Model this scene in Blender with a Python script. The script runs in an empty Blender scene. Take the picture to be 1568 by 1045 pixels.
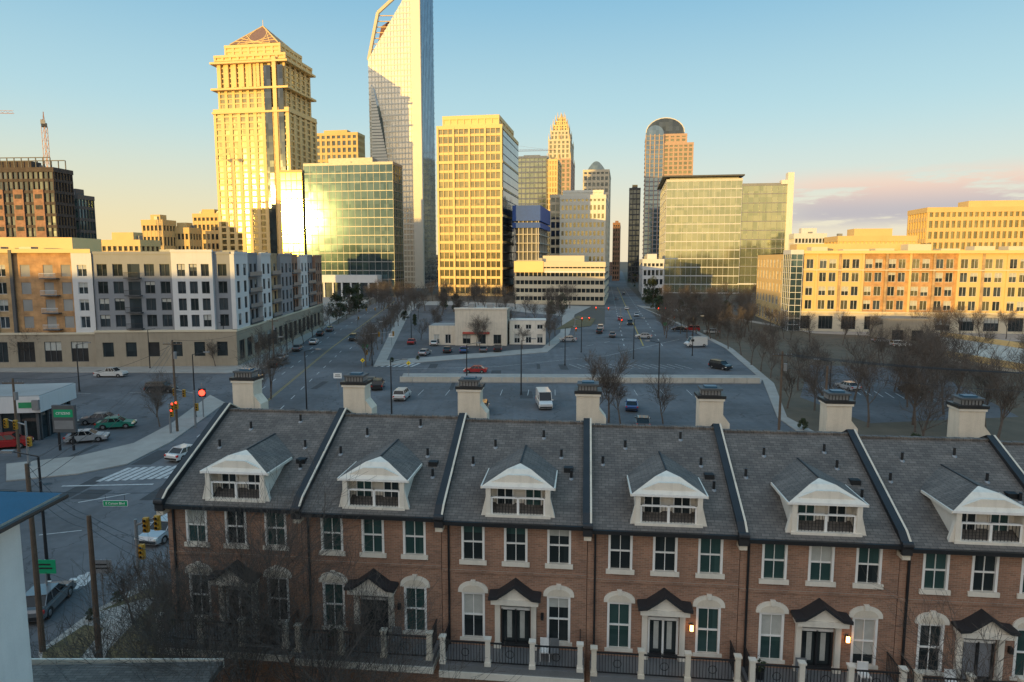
import bpy, math, random
from mathutils import Vector, Matrix
rnd=random.Random(7)
# ------------------------------------------------------------------ site survey
F=1045.0; CU=784.0; CV=522.5; PT=math.radians(6.7); CAMH=22.0
cP,sP=math.cos(PT),math.sin(PT)
def dt(v): return math.tan(math.atan((v-CV)/F)+PT)
def G(u,v,z=0.0):
    Y=(CAMH-z)/dt(v); Zc=Y*cP+(CAMH-z)*sP
    return ((u-CU)/F*Zc,Y)
def HZ(v,D): return CAMH-D*dt(v)
# ------------------------------------------------------------------ scene
sc=bpy.context.scene
sc.view_settings.view_transform='Standard'
sc.view_settings.look='None'
sc.view_settings.exposure=0
cam=bpy.data.cameras.new('camera'); cam.lens=24; cam.sensor_width=36; cam.clip_end=30000; cam.clip_start=.3
co=bpy.data.objects.new('camera',cam); sc.collection.objects.link(co)
co.location=(0,0,CAMH); co.rotation_euler=(math.radians(90)-PT,0,0); sc.camera=co
EL=math.radians(3.3)
SD=Vector((-.589*math.cos(EL),-.809*math.cos(EL),math.sin(EL))).normalized()
sl=bpy.data.lights.new('sun','SUN'); sl.energy=5; sl.angle=math.radians(.5); sl.color=(1,.62,.15)
so=bpy.data.objects.new('sun',sl); sc.collection.objects.link(so)
so.rotation_euler=SD.to_track_quat('Z','Y').to_euler(); so.location=(-60,-80,60)
# ------------------------------------------------------------------ materials
class N:
    def __init__(s,name):
        s.m=bpy.data.materials.new(name); s.m.use_nodes=True
        s.t=s.m.node_tree; s.b=s.t.nodes['Principled BSDF']
    def n(s,typ,**k):
        x=s.t.nodes.new(typ)
        for a,v in k.items(): setattr(x,a,v)
        return x
    def l(s,a,b): s.t.links.new(a,b)
    def math(s,op,a,b=None,c=None):
        x=s.n('ShaderNodeMath',operation=op)
        for i,q in enumerate((a,b,c)):
            if q is None: continue
            if hasattr(q,'node'): s.l(q,x.inputs[i])
            else: x.inputs[i].default_value=q
        return x.outputs[0]
    def vm(s,op,a,b=None):
        x=s.n('ShaderNodeVectorMath',operation=op)
        for i,q in enumerate((a,b)):
            if q is None: continue
            if hasattr(q,'node'): s.l(q,x.inputs[i])
            else: x.inputs[i].default_value=q
        return x.outputs[0]
    def mix(s,f,a,b,bt='MIX'):
        x=s.n('ShaderNodeMix',data_type='RGBA',blend_type=bt)
        for i,q in ((0,f),(6,a),(7,b)):
            if hasattr(q,'node'): s.l(q,x.inputs[i])
            elif i==0: x.inputs[0].default_value=q
            else: x.inputs[i].default_value=(q[0],q[1],q[2],1)
        return x.outputs[2]
    def noise(s,vec,scale,detail=4,rough=.6):
        x=s.n('ShaderNodeTexNoise'); s.l(vec,x.inputs['Vector'])
        x.inputs['Scale'].default_value=scale; x.inputs['Detail'].default_value=detail; x.inputs['Roughness'].default_value=rough
        return x.outputs['Fac']
    def ramp(s,f,a,b):
        x=s.n('ShaderNodeMapRange'); s.l(f,x.inputs[0]); x.inputs[1].default_value=a; x.inputs[2].default_value=b
        return x.outputs[0]
    def oc(s): return s.n('ShaderNodeTexCoord').outputs['Object']
def pm(name,col,rough=.8,metal=0.0,var=.18,scale=.8,bump=.0,streak=0.0,fine=25):
    q=N(name); oc=q.oc()
    n1=q.noise(oc,scale,4); n2=q.noise(oc,fine,1)
    f=q.math('ADD',q.math('MULTIPLY',n1,.65),q.math('MULTIPLY',n2,.35))
    f=q.ramp(f,.3,.7)
    c=q.mix(f,[x*(1-var) for x in col],[min(1,x*(1+var)) for x in col])
    if streak:
        v=q.vm('MULTIPLY',oc,(2.2,2.2,.16)); s=q.ramp(q.noise(v,1.0,4),.5,.75)
        c=q.mix(q.math('MULTIPLY',s,streak),c,[x*.5 for x in col])
    q.l(c,q.b.inputs['Base Color']); q.b.inputs['Roughness'].default_value=rough; q.b.inputs['Metallic'].default_value=metal
    if bump:
        b=q.n('ShaderNodeBump'); b.inputs['Strength'].default_value=bump; b.inputs['Distance'].default_value=.03
        q.l(n2,b.inputs['Height']); q.l(b.outputs[0],q.b.inputs['Normal'])
    return q.m
def gm(name,c1,c2,metal=.7,rough=.08,cell=(3,3,4),amp=.012,wave=2.0):
    q=N(name); oc=q.oc()
    fl=q.vm('FLOOR',q.vm('DIVIDE',q.vm('ADD',oc,(.37,.37,.1)),cell))
    w=q.n('ShaderNodeTexWhiteNoise',noise_dimensions='3D'); q.l(fl,w.inputs['Vector'])
    n=q.noise(oc,.03,3)
    f=q.math('ADD',q.math('MULTIPLY',w.outputs['Value'],.55),q.math('MULTIPLY',n,.5))
    q.l(q.mix(f,c1,c2),q.b.inputs['Base Color'])
    q.b.inputs['Metallic'].default_value=metal; q.b.inputs['Roughness'].default_value=rough
    g=q.n('ShaderNodeNewGeometry')
    d=q.vm('MULTIPLY',q.vm('SUBTRACT',w.outputs['Color'],(.5,.5,.5)),(amp,amp,amp*1.5))
    wv=q.n('ShaderNodeTexNoise'); q.l(oc,wv.inputs['Vector']); wv.inputs['Scale'].default_value=.15
    d2=q.vm('MULTIPLY',q.vm('SUBTRACT',wv.outputs['Color'],(.5,.5,.5)),(amp*wave,amp*wave,amp*wave))
    q.l(q.vm('NORMALIZE',q.vm('ADD',q.vm('ADD',g.outputs['Normal'],d),d2)),q.b.inputs['Normal'])
    return q.m
def brickm(name,c1,c2,mortar,bw=.22,bh=.075,big=.5):
    q=N(name); oc=q.oc(); sp=q.n('ShaderNodeSeparateXYZ'); q.l(oc,sp.inputs[0])
    cb=q.n('ShaderNodeCombineXYZ'); q.l(q.math('ADD',sp.outputs[0],sp.outputs[1]),cb.inputs[0]); q.l(sp.outputs[2],cb.inputs[1])
    b=q.n('ShaderNodeTexBrick'); q.l(cb.outputs[0],b.inputs['Vector'])
    b.inputs['Scale'].default_value=1; b.inputs['Brick Width'].default_value=bw; b.inputs['Row Height'].default_value=bh
    b.inputs['Mortar Size'].default_value=.006; b.inputs['Color1'].default_value=(*c1,1); b.inputs['Color2'].default_value=(*c2,1); b.inputs['Mortar'].default_value=(*mortar,1)
    n=q.ramp(q.noise(oc,big,4),.3,.7)
    c=q.mix(n,q.mix(1,b.outputs[0],(.68,.68,.70),'MULTIPLY'),q.mix(1,b.outputs[0],(1.2,1.17,1.12),'MULTIPLY'))
    s=q.ramp(q.noise(q.vm('MULTIPLY',oc,(1.8,1.8,.12)),1.0,4),.52,.75)
    c=q.mix(q.math('MULTIPLY',s,.35),c,[x*.45 for x in c1])
    q.l(c,q.b.inputs['Base Color']); q.b.inputs['Roughness'].default_value=.85
    bp=q.n('ShaderNodeBump'); bp.inputs['Strength'].default_value=.4; bp.inputs['Distance'].default_value=.01; bp.invert=True
    q.l(b.outputs['Fac'],bp.inputs['Height']); q.l(bp.outputs[0],q.b.inputs['Normal'])
    return q.m
def em(name,col,s):
    q=N(name); q.b.inputs['Base Color'].default_value=(*col,1); q.b.inputs['Emission Color'].default_value=(*col,1); q.b.inputs['Emission Strength'].default_value=s
    return q.m
BRICK=brickm('brown_brick',(.38,.205,.135),(.25,.14,.095),(.36,.29,.23))
BRICKR=brickm('far_brick',(.36,.20,.13),(.30,.16,.10),(.32,.25,.2),1,.4)
BRICKP=brickm('peach_brick',(.52,.31,.15),(.47,.27,.13),(.5,.35,.2),1,.4)
BRICKT=brickm('tan_brick',(.48,.34,.19),(.42,.29,.16),(.4,.3,.2),1,.4)
BRICKD=brickm('shade_toned_brick',(.085,.065,.055),(.07,.055,.05),(.10,.09,.08),1,.4)  # brown brick darkened to put the far-left tower's shade into its colour
CREAM=pm('cream_trim',(.72,.67,.58),.6,var=.08,streak=.35,scale=1.5)
WHITE=pm('white_paint',(.80,.79,.76),.55,var=.06,streak=.25,scale=1.5)
STUC=pm('cream_stucco',(.66,.59,.48),.85,var=.12,streak=.45,bump=.2)
DARKM=pm('dark_metal',(.025,.027,.03),.45,.3,var=.3)
FLASH=pm('black_flashing',(.02,.021,.024),.6,var=.4)
GREYM=pm('grey_metal',(.25,.26,.27),.5,.5)
CONC=pm('concrete',(.46,.43,.37),.9,var=.15,scale=.3,streak=.3)
SIDE=pm('sidewalk_concrete',(.33,.31,.28),.9,var=.2,scale=.4)
STONE=pm('yellow_stone',(.76,.54,.24),.6,var=.1,scale=.05)
STONE2=pm('pale_stone',(.62,.54,.40),.75,var=.1,scale=.08)
TAN=pm('tan_precast',(.64,.45,.20),.8,var=.1,scale=.1)
PINK=pm('tan_granite',(.44,.30,.22),.6,var=.1)
WPAN=pm('white_panel',(.60,.60,.60),.6,var=.07,scale=.3,streak=.15)
LPAN=pm('light_metal_panel',(.72,.69,.60),.6,var=.05,scale=.3)
GPAN=pm('grey_panel',(.22,.235,.26),.6,var=.1,scale=.3,streak=.15)
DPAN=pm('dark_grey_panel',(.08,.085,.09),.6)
BEIGE=pm('beige_stone_base',(.33,.28,.21),.85,var=.15,scale=.4,streak=.3)
ROOFM=pm('roof_membrane',(.30,.30,.29),.9,var=.3,scale=.1)
BLUE=pm('blue_wrap',(.02,.08,.32),.6)
BROOF=pm('blue_metal_roof',(.03,.10,.17),.4,.4,var=.2)
WOOD=pm('weathered_wood',(.12,.085,.06),.9,var=.3,bump=.4,scale=2)
BARK=pm('bark',(.105,.085,.07),.95,var=.4,scale=2)
BARKF=pm('grey_bark',(.085,.072,.062),.95,var=.4,scale=2)
RUST=pm('rusty_louver',(.16,.07,.05),.7)
WIN=gm('dark_window_glass',(.012,.016,.018),(.05,.065,.07),.25,.06,(1.1,1.1,1.7),.02)
WINT=gm('teal_window_glass',(.02,.05,.05),(.08,.15,.14),.3,.07,(1.1,1.1,1.7),.02)
WINB=gm('balcony_window_glass',(.02,.03,.04),(.12,.15,.17),.45,.07,(2,2,2),.02)
BLIND=pm('window_blind',(.42,.43,.40),.7,var=.15,scale=3)
GT=gm('teal_curtain_glass',(.05,.10,.12),(.14,.22,.24),.75,.06,(3,3,4),.005)
GG=gm('pale_green_curtain_glass',(.26,.31,.22),(.48,.50,.36),.75,.09,(3,3,4),.010)
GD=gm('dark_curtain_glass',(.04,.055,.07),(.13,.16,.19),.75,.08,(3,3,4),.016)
GB=gm('blue_curtain_glass',(.10,.16,.24),(.24,.33,.42),.8,.08,(3,3,4),.012)
GW=gm('silver_curtain_glass',(.62,.59,.50),(.78,.74,.64),.45,.2,(3,3,4),.02)
GY=gm('amber_curtain_glass',(.42,.30,.11),(.66,.47,.18),.8,.14,(3,3,4),.010)
GYB=gm('sunlit_bay_glass',(.40,.27,.05),(.55,.38,.09),.55,.11,(3.5,3.5,4),.002,1)  # gold puts the low sun's reflection into the glass colour
GYR=gm('gold_tower_glass',(.16,.17,.12),(.40,.36,.20),.8,.12,(2.5,2.5,3.6),.012)
MARK=pm('road_marking_white',(.46,.46,.45),.8,var=.4,scale=2.2)
MARKY=pm('road_marking_yellow',(.38,.27,.06),.8,var=.35,scale=3)
def asphalt(name,base):
    q=N(name); oc=q.oc()
    a=q.ramp(q.noise(oc,.05,5),.3,.7); b=q.noise(oc,1.2,4)
    f=q.math('ADD',q.math('MULTIPLY',a,.6),q.math('MULTIPLY',b,.4))
    col=q.mix(q.ramp(f,.25,.75),[x*.6 for x in base],[x*1.45 for x in base])
    v=q.n('ShaderNodeTexVoronoi',feature='DISTANCE_TO_EDGE'); v.inputs['Scale'].default_value=.11
    w=q.n('ShaderNodeTexNoise'); w.inputs['Scale'].default_value=.6; w.inputs['Detail'].default_value=4; q.l(oc,w.inputs['Vector'])
    q.l(q.vm('ADD',oc,q.vm('MULTIPLY',w.outputs['Color'],(4,4,0))),v.inputs['Vector'])
    cr=q.math('LESS_THAN',v.outputs['Distance'],.006)
    col=q.mix(q.math('MULTIPLY',cr,.55),col,(.02,.02,.022))
    # tyre-worn lanes running with the street grid
    wv=q.ramp(q.noise(q.vm('MULTIPLY',oc,(.9,.02,1)),1.0,3),.4,.7)
    col=q.mix(q.math('MULTIPLY',wv,.35),col,[x*.6 for x in base])
    pat=q.math('GREATER_THAN',q.noise(oc,.09,1),.60)
    col=q.mix(q.math('MULTIPLY',pat,.3),col,[x*.5 for x in base])
    q.l(col,q.b.inputs['Base Color']); q.b.inputs['Roughness'].default_value=.8
    return q.m
ASPH=asphalt('asphalt',(.105,.108,.115)); ASPHD=asphalt('parking_asphalt',(.088,.091,.098))
def grass(name,a0,b0,c0):
    q=N(name); oc=q.oc()
    a=q.ramp(q.noise(oc,.25,5),.35,.65); b=q.noise(oc,9,3)
    c=q.mix(a,a0,b0); c=q.mix(b,c,c0)
    q.l(c,q.b.inputs['Base Color']); q.b.inputs['Roughness'].default_value=1
    return q.m
GRASS=grass('winter_grass',(.08,.085,.035),(.21,.15,.07),(.10,.085,.045))
LITTER=grass('leaf_litter',(.10,.08,.055),(.17,.13,.09),(.08,.07,.05))
GROUND=grass('city_ground',(.08,.08,.078),(.075,.07,.055),(.09,.085,.07))
def shingle():
    q=N('grey_shingle'); oc=q.oc()
    b=q.n('ShaderNodeTexBrick'); q.l(oc,b.inputs['Vector']); b.inputs['Scale'].default_value=1
    b.inputs['Brick Width'].default_value=.3; b.inputs['Row Height'].default_value=.14; b.inputs['Mortar Size'].default_value=.008
    b.inputs['Color1'].default_value=(.165,.15,.135,1); b.inputs['Color2'].default_value=(.112,.102,.093,1); b.inputs['Mortar'].default_value=(.05,.047,.045,1)
    n=q.ramp(q.noise(oc,.8,5),.3,.7)
    c=q.mix(n,q.mix(1,b.outputs[0],(.74,.74,.75),'MULTIPLY'),q.mix(1,b.outputs[0],(1.25,1.22,1.2),'MULTIPLY'))
    s=q.ramp(q.noise(q.vm('MULTIPLY',oc,(3,.25,.25)),1.0,3),.5,.8)
    c=q.mix(q.math('MULTIPLY',s,.4),c,(.06,.06,.06))
    q.l(c,q.b.inputs['Base Color']); q.b.inputs['Roughness'].default_value=.9
    bp=q.n('ShaderNodeBump'); bp.invert=True; bp.inputs['Strength'].default_value=.5; bp.inputs['Distance'].default_value=.015
    q.l(b.outputs['Fac'],bp.inputs['Height']); q.l(bp.outputs[0],q.b.inputs['Normal'])
    return q.m
SHING=shingle()
def foliage(name,a,b):
    q=N(name); g=q.n('ShaderNodeNewGeometry')
    q.l(q.mix(g.outputs['Random Per Island'],a,b),q.b.inputs['Base Color']); q.b.inputs['Roughness'].default_value=.85
    return q.m
LEAF=foliage('evergreen_leaf',(.015,.028,.012),(.055,.075,.03))
def farwin(name,wall,win):
    q=N(name); oc=q.oc(); sp=q.n('ShaderNodeSeparateXYZ'); q.l(oc,sp.inputs[0])
    x=q.math('FRACT',q.math('MULTIPLY',q.math('ADD',sp.outputs[0],sp.outputs[1]),.25)); z=q.math('FRACT',q.math('MULTIPLY',sp.outputs[2],.27))
    m=q.math('MULTIPLY',q.math('GREATER_THAN',x,.45),q.math('GREATER_THAN',z,.5))
    q.l(q.mix(m,wall,win),q.b.inputs['Base Color']); q.b.inputs['Roughness'].default_value=.6
    return q.m
FW=[farwin('far_facade_tan',(.38,.31,.22),(.06,.07,.08)),farwin('far_facade_grey',(.28,.28,.28),(.05,.06,.08)),farwin('far_facade_brick',(.27,.15,.10),(.05,.05,.06))]
# ------------------------------------------------------------------ mesh builder
class MB:
    def __init__(s): s.v=[];s.f=[];s.m=[];s.mats=[];s.M=None
    def mi(s,mat):
        if mat not in s.mats: s.mats.append(mat)
        return s.mats.index(mat)
    def add(s,vs,fs,mat):
        o=len(s.v); M=s.M
        if M is not None: vs=[tuple(M@Vector(p)) for p in vs]
        s.v+=vs; k=s.mi(mat)
        for f in fs: s.f.append([i+o for i in f]); s.m.append(k)
    def box(s,x0,x1,y0,y1,z0,z1,mat):
        s.add([(x0,y0,z0),(x1,y0,z0),(x1,y1,z0),(x0,y1,z0),(x0,y0,z1),(x1,y0,z1),(x1,y1,z1),(x0,y1,z1)],
         [(0,3,2,1),(4,5,6,7),(0,1,5,4),(1,2,6,5),(2,3,7,6),(3,0,4,7)],mat)
    def poly(s,p,mat): s.add(list(p),[tuple(range(len(p)))],mat)
    def prism(s,pts,ax,a0,a1,mat):
        def mk(p,a):
            if ax=='y': return (p[0],a,p[1])
            if ax=='x': return (a,p[0],p[1])
            return (p[0],p[1],a)
        n=len(pts); vs=[mk(p,a0) for p in pts]+[mk(p,a1) for p in pts]
        s.add(vs,[tuple(range(n-1,-1,-1)),tuple(range(n,2*n))]+[(i,(i+1)%n,(i+1)%n+n,i+n) for i in range(n)],mat)
    def cyl(s,p0,p1,r0,r1,mat,n=6,cap=True):
        p0=Vector(p0);p1=Vector(p1);d=(p1-p0)
        if d.length<1e-6: return
        d.normalize(); a=d.orthogonal().normalized(); b=d.cross(a)
        vs=[];
        for p,r in ((p0,r0),(p1,r1)):
            for i in range(n):
                t=2*math.pi*i/n; vs.append(tuple(p+(a*math.cos(t)+b*math.sin(t))*r))
        fs=[(i,(i+1)%n,(i+1)%n+n,i+n) for i in range(n)]
        if cap: fs+=[tuple(range(n-1,-1,-1)),tuple(range(n,2*n))]
        s.add(vs,fs,mat)
    def beam(s,p0,p1,w,mat): s.cyl(p0,p1,w*.7,w*.7,mat,4)
    def mesh(s,name,smooth=False):
        me=bpy.data.meshes.new(name); me.from_pydata(s.v,[],s.f)
        for m in s.mats: me.materials.append(m)
        me.polygons.foreach_set('material_index',s.m)
        if smooth: me.polygons.foreach_set('use_smooth',[True]*len(s.f))
        me.update(); return me
    def obj(s,name,loc=(0,0,0),rz=0,smooth=False):
        return link(name,s.mesh(name+'_mesh',smooth),loc,rz)
def link(name,me,loc=(0,0,0),rz=0,sc_=1):
    o=bpy.data.objects.new(name,me); sc.collection.objects.link(o); o.location=loc; o.rotation_euler=(0,0,rz)
    o.scale=(sc_,sc_,sc_); return o
def grid(mb,x0,x1,y0,y1,z0,z1,fl,cf,cs,glass,band,bh=.3,pw=.2,pr=.3,pier=None,par=1.2,frontonly=False):
    pier=pier or band
    mb.box(x0,x1,y0,y1,z0,z1,glass)
    fh=(z1-z0)/fl
    for i in range(fl):
        if bh>0: mb.box(x0-pr,x1+pr,y0-pr,y1+pr,z0+i*fh+(0.01 if i==0 else 0),z0+i*fh+bh*fh,band)
    mb.box(x0-pr*1.6,x1+pr*1.6,y0-pr*1.6,y1+pr*1.6,z1-bh*fh*.6-.1,z1+par,pier)
    mb.box(x0+1,x1-1,y0+1,y1-1,z1+par+.01,z1+par+.02,ROOFM)
    q=pr*1.3
    if pw>0:
        cw=(x1-x0)/cf
        for i in range(cf+1):
            c=x0+i*cw; h=cw*pw/2
            a=max(c-h,x0-q); b=min(c+h,x1+q)
            mb.box(a,b,y0-q,y0+.02,z0,z1-.05,pier)
        cw=(y1-y0)/cs
        for i in range(cs+1):
            c=y0+i*cw; h=cw*pw/2
            a=max(c-h,y0+.05); b=min(c+h,y1+q)
            mb.box(x0-q,x0+.02,a,b,z0,z1-.05,pier); mb.box(x1-.02,x1+q,a,b,z0,z1-.05,pier)
TH=math.radians(9.3)
def fit(uL,uR,uS,D,side='R',th=TH):
    ex,ey=math.cos(th),-math.sin(th); bx,by=math.sin(th),math.cos(th)
    X0=(uL-CU)/F*cP*D; xR=(uR-CU)/F*cP
    w=(xR*D-X0)/(ex-xR*ey)
    cx,cy=(X0+w*ex,D+w*ey) if side=='R' else (X0,D)
    d=30
    if uS is not None:
        xS=(uS-CU)/F*cP; d=(xS*cy-cx)/(bx-xS*by)
    d=max(12,min(90,d))
    return X0,w,d
def tower(name,uL,uR,uS,vt,D,fl,cf,cs,glass,band,bh=.3,pw=.2,pr=.3,side='R',pier=None,th=TH,mech=1):
    X0,w,d=fit(uL,uR,uS,D,side,th); z=HZ(vt,D); mb=MB()
    grid(mb,0,w,0,d,0,z,fl,cf,cs,glass,band,bh,pw,pr,pier)
    if mech:
        mb.box(w*.25,w*.75,d*.25,d*.75,z+1,z+4.5,band)
        for k in range(4):
            a=rnd.uniform(.1,.8)*w; b=rnd.uniform(.15,.7)*d
            mb.box(a,a+rnd.uniform(1.5,3),b,b+2.5,z+1,z+rnd.uniform(2,3.4),GREYM)
    return mb,X0,w,d,z
def fin(mb,name,X0,D,th=TH): return mb.obj(name,(X0,D,0),-th)
# ------------------------------------------------------------------ skyline
X0,w,d=fit(340,450,490,470); mb=MB(); z=lambda v:HZ(v,470)
grid(mb,0,w,0,d,0,z(172),30,9,5,GYR,STONE,.28,.42,.45,None,1.5)
grid(mb,w*.05,w*.95,d*.05,d*.95,z(172)+1.5,z(98),9,9,5,GYR,STONE,.26,.38,.4,None,1.5)
grid(mb,w*.03,w*.97,d*.03,d*.97,z(97)+1,z(88),1,9,5,STONE,STONE,.3,.3,.5,None,1)
grid(mb,w*.13,w*.87,d*.13,d*.87,z(87),z(70),2,7,5,STONE,STONE,.4,.3,.4,None,1)
a,b,c,e=w*.17,w*.83,d*.17,d*.83; zt=z(68)+1.2; zp=z(28); mx,my=w*.5,d*.5
PYR=pm('bronze_roof',(.30,.17,.11),.5,.3)
for p,q_ in (((a,c),(b,c)),((b,c),(b,e)),((b,e),(a,e)),((a,e),(a,c))):
    mb.poly([(p[0],p[1],zt),(q_[0],q_[1],zt),(mx,my,zp)],PYR)
    for k in range(1,6):
        t=k/6
        P0=Vector((p[0]+(q_[0]-p[0])*t,p[1]+(q_[1]-p[1])*t,zt)); 
        L=Vector((p[0],p[1],zt)).lerp(Vector((mx,my,zp)),1-t); R=Vector((q_[0],q_[1],zt)).lerp(Vector((mx,my,zp)),t)
        mb.beam(P0,L,.35,STONE); mb.beam(P0,R,.35,STONE)
    mb.beam((p[0],p[1],zt),(mx,my,zp),.6,STONE)
mb.beam((mx,my,zp-1),(mx,my,zp+4),.3,STONE)
mb.box(w*.70,w*.79,-1.0,0,z(400),z(105),GD); mb.box(w*.88,w*.95,-1.0,0,z(400),z(105),GD)
mb.box(w*.815,w*.865,-1.3,0,z(400),z(92),STONE)
for v_ in (176,140,100): mb.box(-1.1,w+1.1,-1.6,d+.5,z(v_),z(v_)+1.3,STONE)
for k in range(6): mb.box(w*(.06+.105*k),w*(.10+.105*k),d*.045-1.2,d*.05,z(135),z(97),STONE)
fin(mb,'yellow_stone_skyscraper',X0,470)
# slanted crown tower
D=560; X0,w,d=fit(571,648,668,D); mb=MB(); zz=lambda v:HZ(v,D)
hL=zz(92); hR=zz(-28)
body=[(0,0),(w,0),(w,hR),(w*.86,hR),(w*.70,zz(2)),(0.0,hL)]
mb.prism(body,'y',0,d,GW)
def topx(z_):
    if z_<=hL: return 0
    if z_<=zz(2): return (z_-hL)/(zz(2)-hL)*w*.70
    return w*.70+(z_-zz(2))/(hR-zz(2))*w*.16
n=56
for i in range(n):
    z_=i/n*hR; x=topx(z_+.5)
    mb.box(x-(.15 if x==0 else 0),w+.25,-.25,d+.25,z_,z_+1.1,LPAN)
for i in range(1,16):
    x=w*i/16
    zt=hL+(zz(2)-hL)*x/(w*.7) if x<w*.7 else hR-2
    mb.box(x-.2,x+.2,-.4,.0,0,zt,LPAN)
mb.box(w*.84,w+.6,-1.2,0,0,hR,LPAN); mb.box(w*.86,w+.9,.05,.8,0,hR,LPAN)
for i in range(1,9): mb.box(w,w+.5,d*i/9-.3,d*i/9+.3,0,hR-1,GB)
mb.box(w+.05,w+.3,1,d-1,4,hR-2,GB)  # blue glass puts the shade of the right side into its colour
mb.poly([(w*.05,-.45,zz(250)),(w*.36,-.45,zz(262)),(w*.26,-.45,zz(185)),(w*.12,-.45,zz(138)),(w*.05,-.45,zz(130))],GB)  # dark glass wedge standing in for a reflection on the front
for k in range(26):
    t=k/26; z_=zz(255)+(zz(132)-zz(255))*t; mb.box(w*.04,w*(.36-.28*t),-.62,-.46,z_,z_+1.9,LPAN)
for (p,q_) in (((0,hL),(w*.20,zz(20))),((w*.20,zz(20)),(w*.62,zz(-8))),((w*.62,zz(-8)),(w*.9,hR))):
    for yy in (1.2,d-1.2): mb.beam((p[0],yy,p[1]),(q_[0],yy,q_[1]),2.2,STONE2)
mb.prism([(w*.02,hL+2),(w*.17,zz(34)),(w*.46,zz(20)),(w*.40,zz(34))],'y',d*.30,d*.34,RUST)
for k in range(8):
    t=k/8; mb.beam((w*(.03+.17*t),2.2,hL+4+(zz(20)-hL)*t*.95),(w*(.10+.5*t),2.2,hL+4+(zz(18)-hL)*t*.9),.6,TAN)
fin(mb,'slanted_crown_glass_skyscraper',X0,D)
def T(name,*a,**k):
    mb,X0,w,d,z=tower(name,*a,**k); th=k.get('th',TH); fin(mb,name,X0,a[4],th)
T('tan_residential_tower',482,552,562,207,680,22,9,6,GD,TAN,.35,.4,.5)
T('tan_reflection_tower',600,645,655,310,600,22,5,4,GYR,STONE,.3,.3,.4)  # block standing in for a golden gridded reflection
# glass office, left bay coloured as if sunlit
mb,X0,w,d,z=tower('g',470,604,618,254,425,15,14,5,GT,GREYM,.09,.05,.12)
mb.M=Matrix.Translation((-14.8,-1.5,0)); grid(mb,0,14.2,0,40,0,HZ(264,425),14,4,8,GYB,TAN,.10,.06,.15); mb.M=None
mb.box(2,w*.86,-9,-.6,9,13.5,WPAN); mb.box(3,w*.84,-8,-.7,0,9,GD)
for k in range(9): mb.box(3+k*(w*.80)/8,4+k*(w*.8)/8,-8.8,-8.2,0,9,WPAN)
fin(mb,'glass_office_building',X0,425)
# gridded gold tower
mb,X0,w,d,z=tower('g',673,768,792,197,435,19,12,8,GYR,STONE,.28,.12,.5,pier=STONE,mech=0)
zc=HZ(180,435); grid(mb,w*.06,w*.94,4,d-4,z+1.3,zc,1,8,5,STONE,STONE,.3,.2,.3)
for k in range(0,13,3): mb.box(w*k/12-.6,w*k/12+.6,-1.1,0,0,z,STONE)
for k in (3,6,9,12,15): mb.box(-.9,w+.9,-.9,d+.6,z*k/19,z*k/19+1.7,STONE)
mb.box(w+.7,w+.9,1,d-1,6,z-2,GD)  # dark glass and bands paint the shade of the right side
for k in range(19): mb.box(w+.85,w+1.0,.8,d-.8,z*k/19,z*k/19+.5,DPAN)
fin(mb,'gridded_gold_skyscraper',X0,435)
T('green_glass_residential_tower',786,836,845,242,720,24,8,5,GG,STONE2,.3,.15,.4)
T('narrow_yellow_tower',836,852,858,246,700,22,4,3,GY,STONE,.3,.4,.4)
# unfinished tower with blue wrap
X0,w,d=fit(786,826,841,440); mb=MB(); z=HZ(320,440)
for i in range(10):
    mb.box(0,w,0,d,z*i/10,z*i/10+.6,CONC)
    for k in range(6): mb.box(w*k/6+.3,w*k/6+1.0,.5,1.2,z*i/10+.6,z*(i+1)/10,CONC)
    for k in range(6): mb.box(w-1.2,w-.5,d*k/6+.3,d*k/6+1,z*i/10+.6,z*(i+1)/10,CONC)
mb.box(1.5,w-1.5,1.5,d-1.5,0,z,DPAN); mb.box(-.5,w+.5,-.5,d+.5,z*.78,z*.84,BLUE); mb.box(-.5,w+.5,-.5,d+.5,z*.86,z+2,BLUE)
fin(mb,'unfinished_concrete_tower',X0,440)
# crowned tower
D=1080; X0,w,d=fit(837,872,878,D); mb=MB(); zz=lambda v:HZ(v,D)
st=[(0,245,0),(.05,215,.0),(.12,200,0),(.2,190,0),(.28,183,0),(.36,177,0)]
zb=0
for ins,v,_ in st:
    grid(mb,w*ins,w*(1-ins),d*ins,d*(1-ins),zb,zz(v),max(2,int((zz(v)-zb)/7)),5,5,GYR,PINK if v>240 else STONE2 if v>195 else STONE,.3,.45,.6); zb=zz(v)+1
    for fx in (ins,1-ins,.5):
        for fy in (ins,1-ins): mb.cyl((w*fx,d*fy,zb-2),(w*fx,d*fy,zb+10),1.2,.1,STONE,6)
mb.cyl((w/2,d/2,zb),(w/2,d/2,zz(166)),w*.12,.2,STONE,8)
fin(mb,'crowned_skyscraper',X0,D)
# arched small tower
D=900; X0,w,d=fit(892,930,936,D); mb=MB(); z=HZ(262,D)
grid(mb,0,w,0,d,0,z,18,6,4,GD,STONE2,.4,.3,.6)
mb.prism([(w*.15+w*.7*t/10,z+1+math.sin(math.pi*t/10)*11) for t in range(11)],'y',1,d-1,GB)
fin(mb,'arched_top_office_tower',X0,D)
mb,X0,w,d,z=tower('g',858,925,941,302,520,11,11,6,GYR,LPAN,.45,.42,.5,mech=0)
grid(mb,w*.05,w*.95,3,d-3,z+1.3,HZ(294,520),1,9,5,LPAN,LPAN,.3,.2,.3)
mb.M=Matrix.Translation((-8,4,0)); grid(mb,0,7.6,0,20,0,HZ(300,520),11,2,3,GD,STONE2,.3,.2,.3); mb.M=None
fin(mb,'cream_hotel',X0,520)
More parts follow.
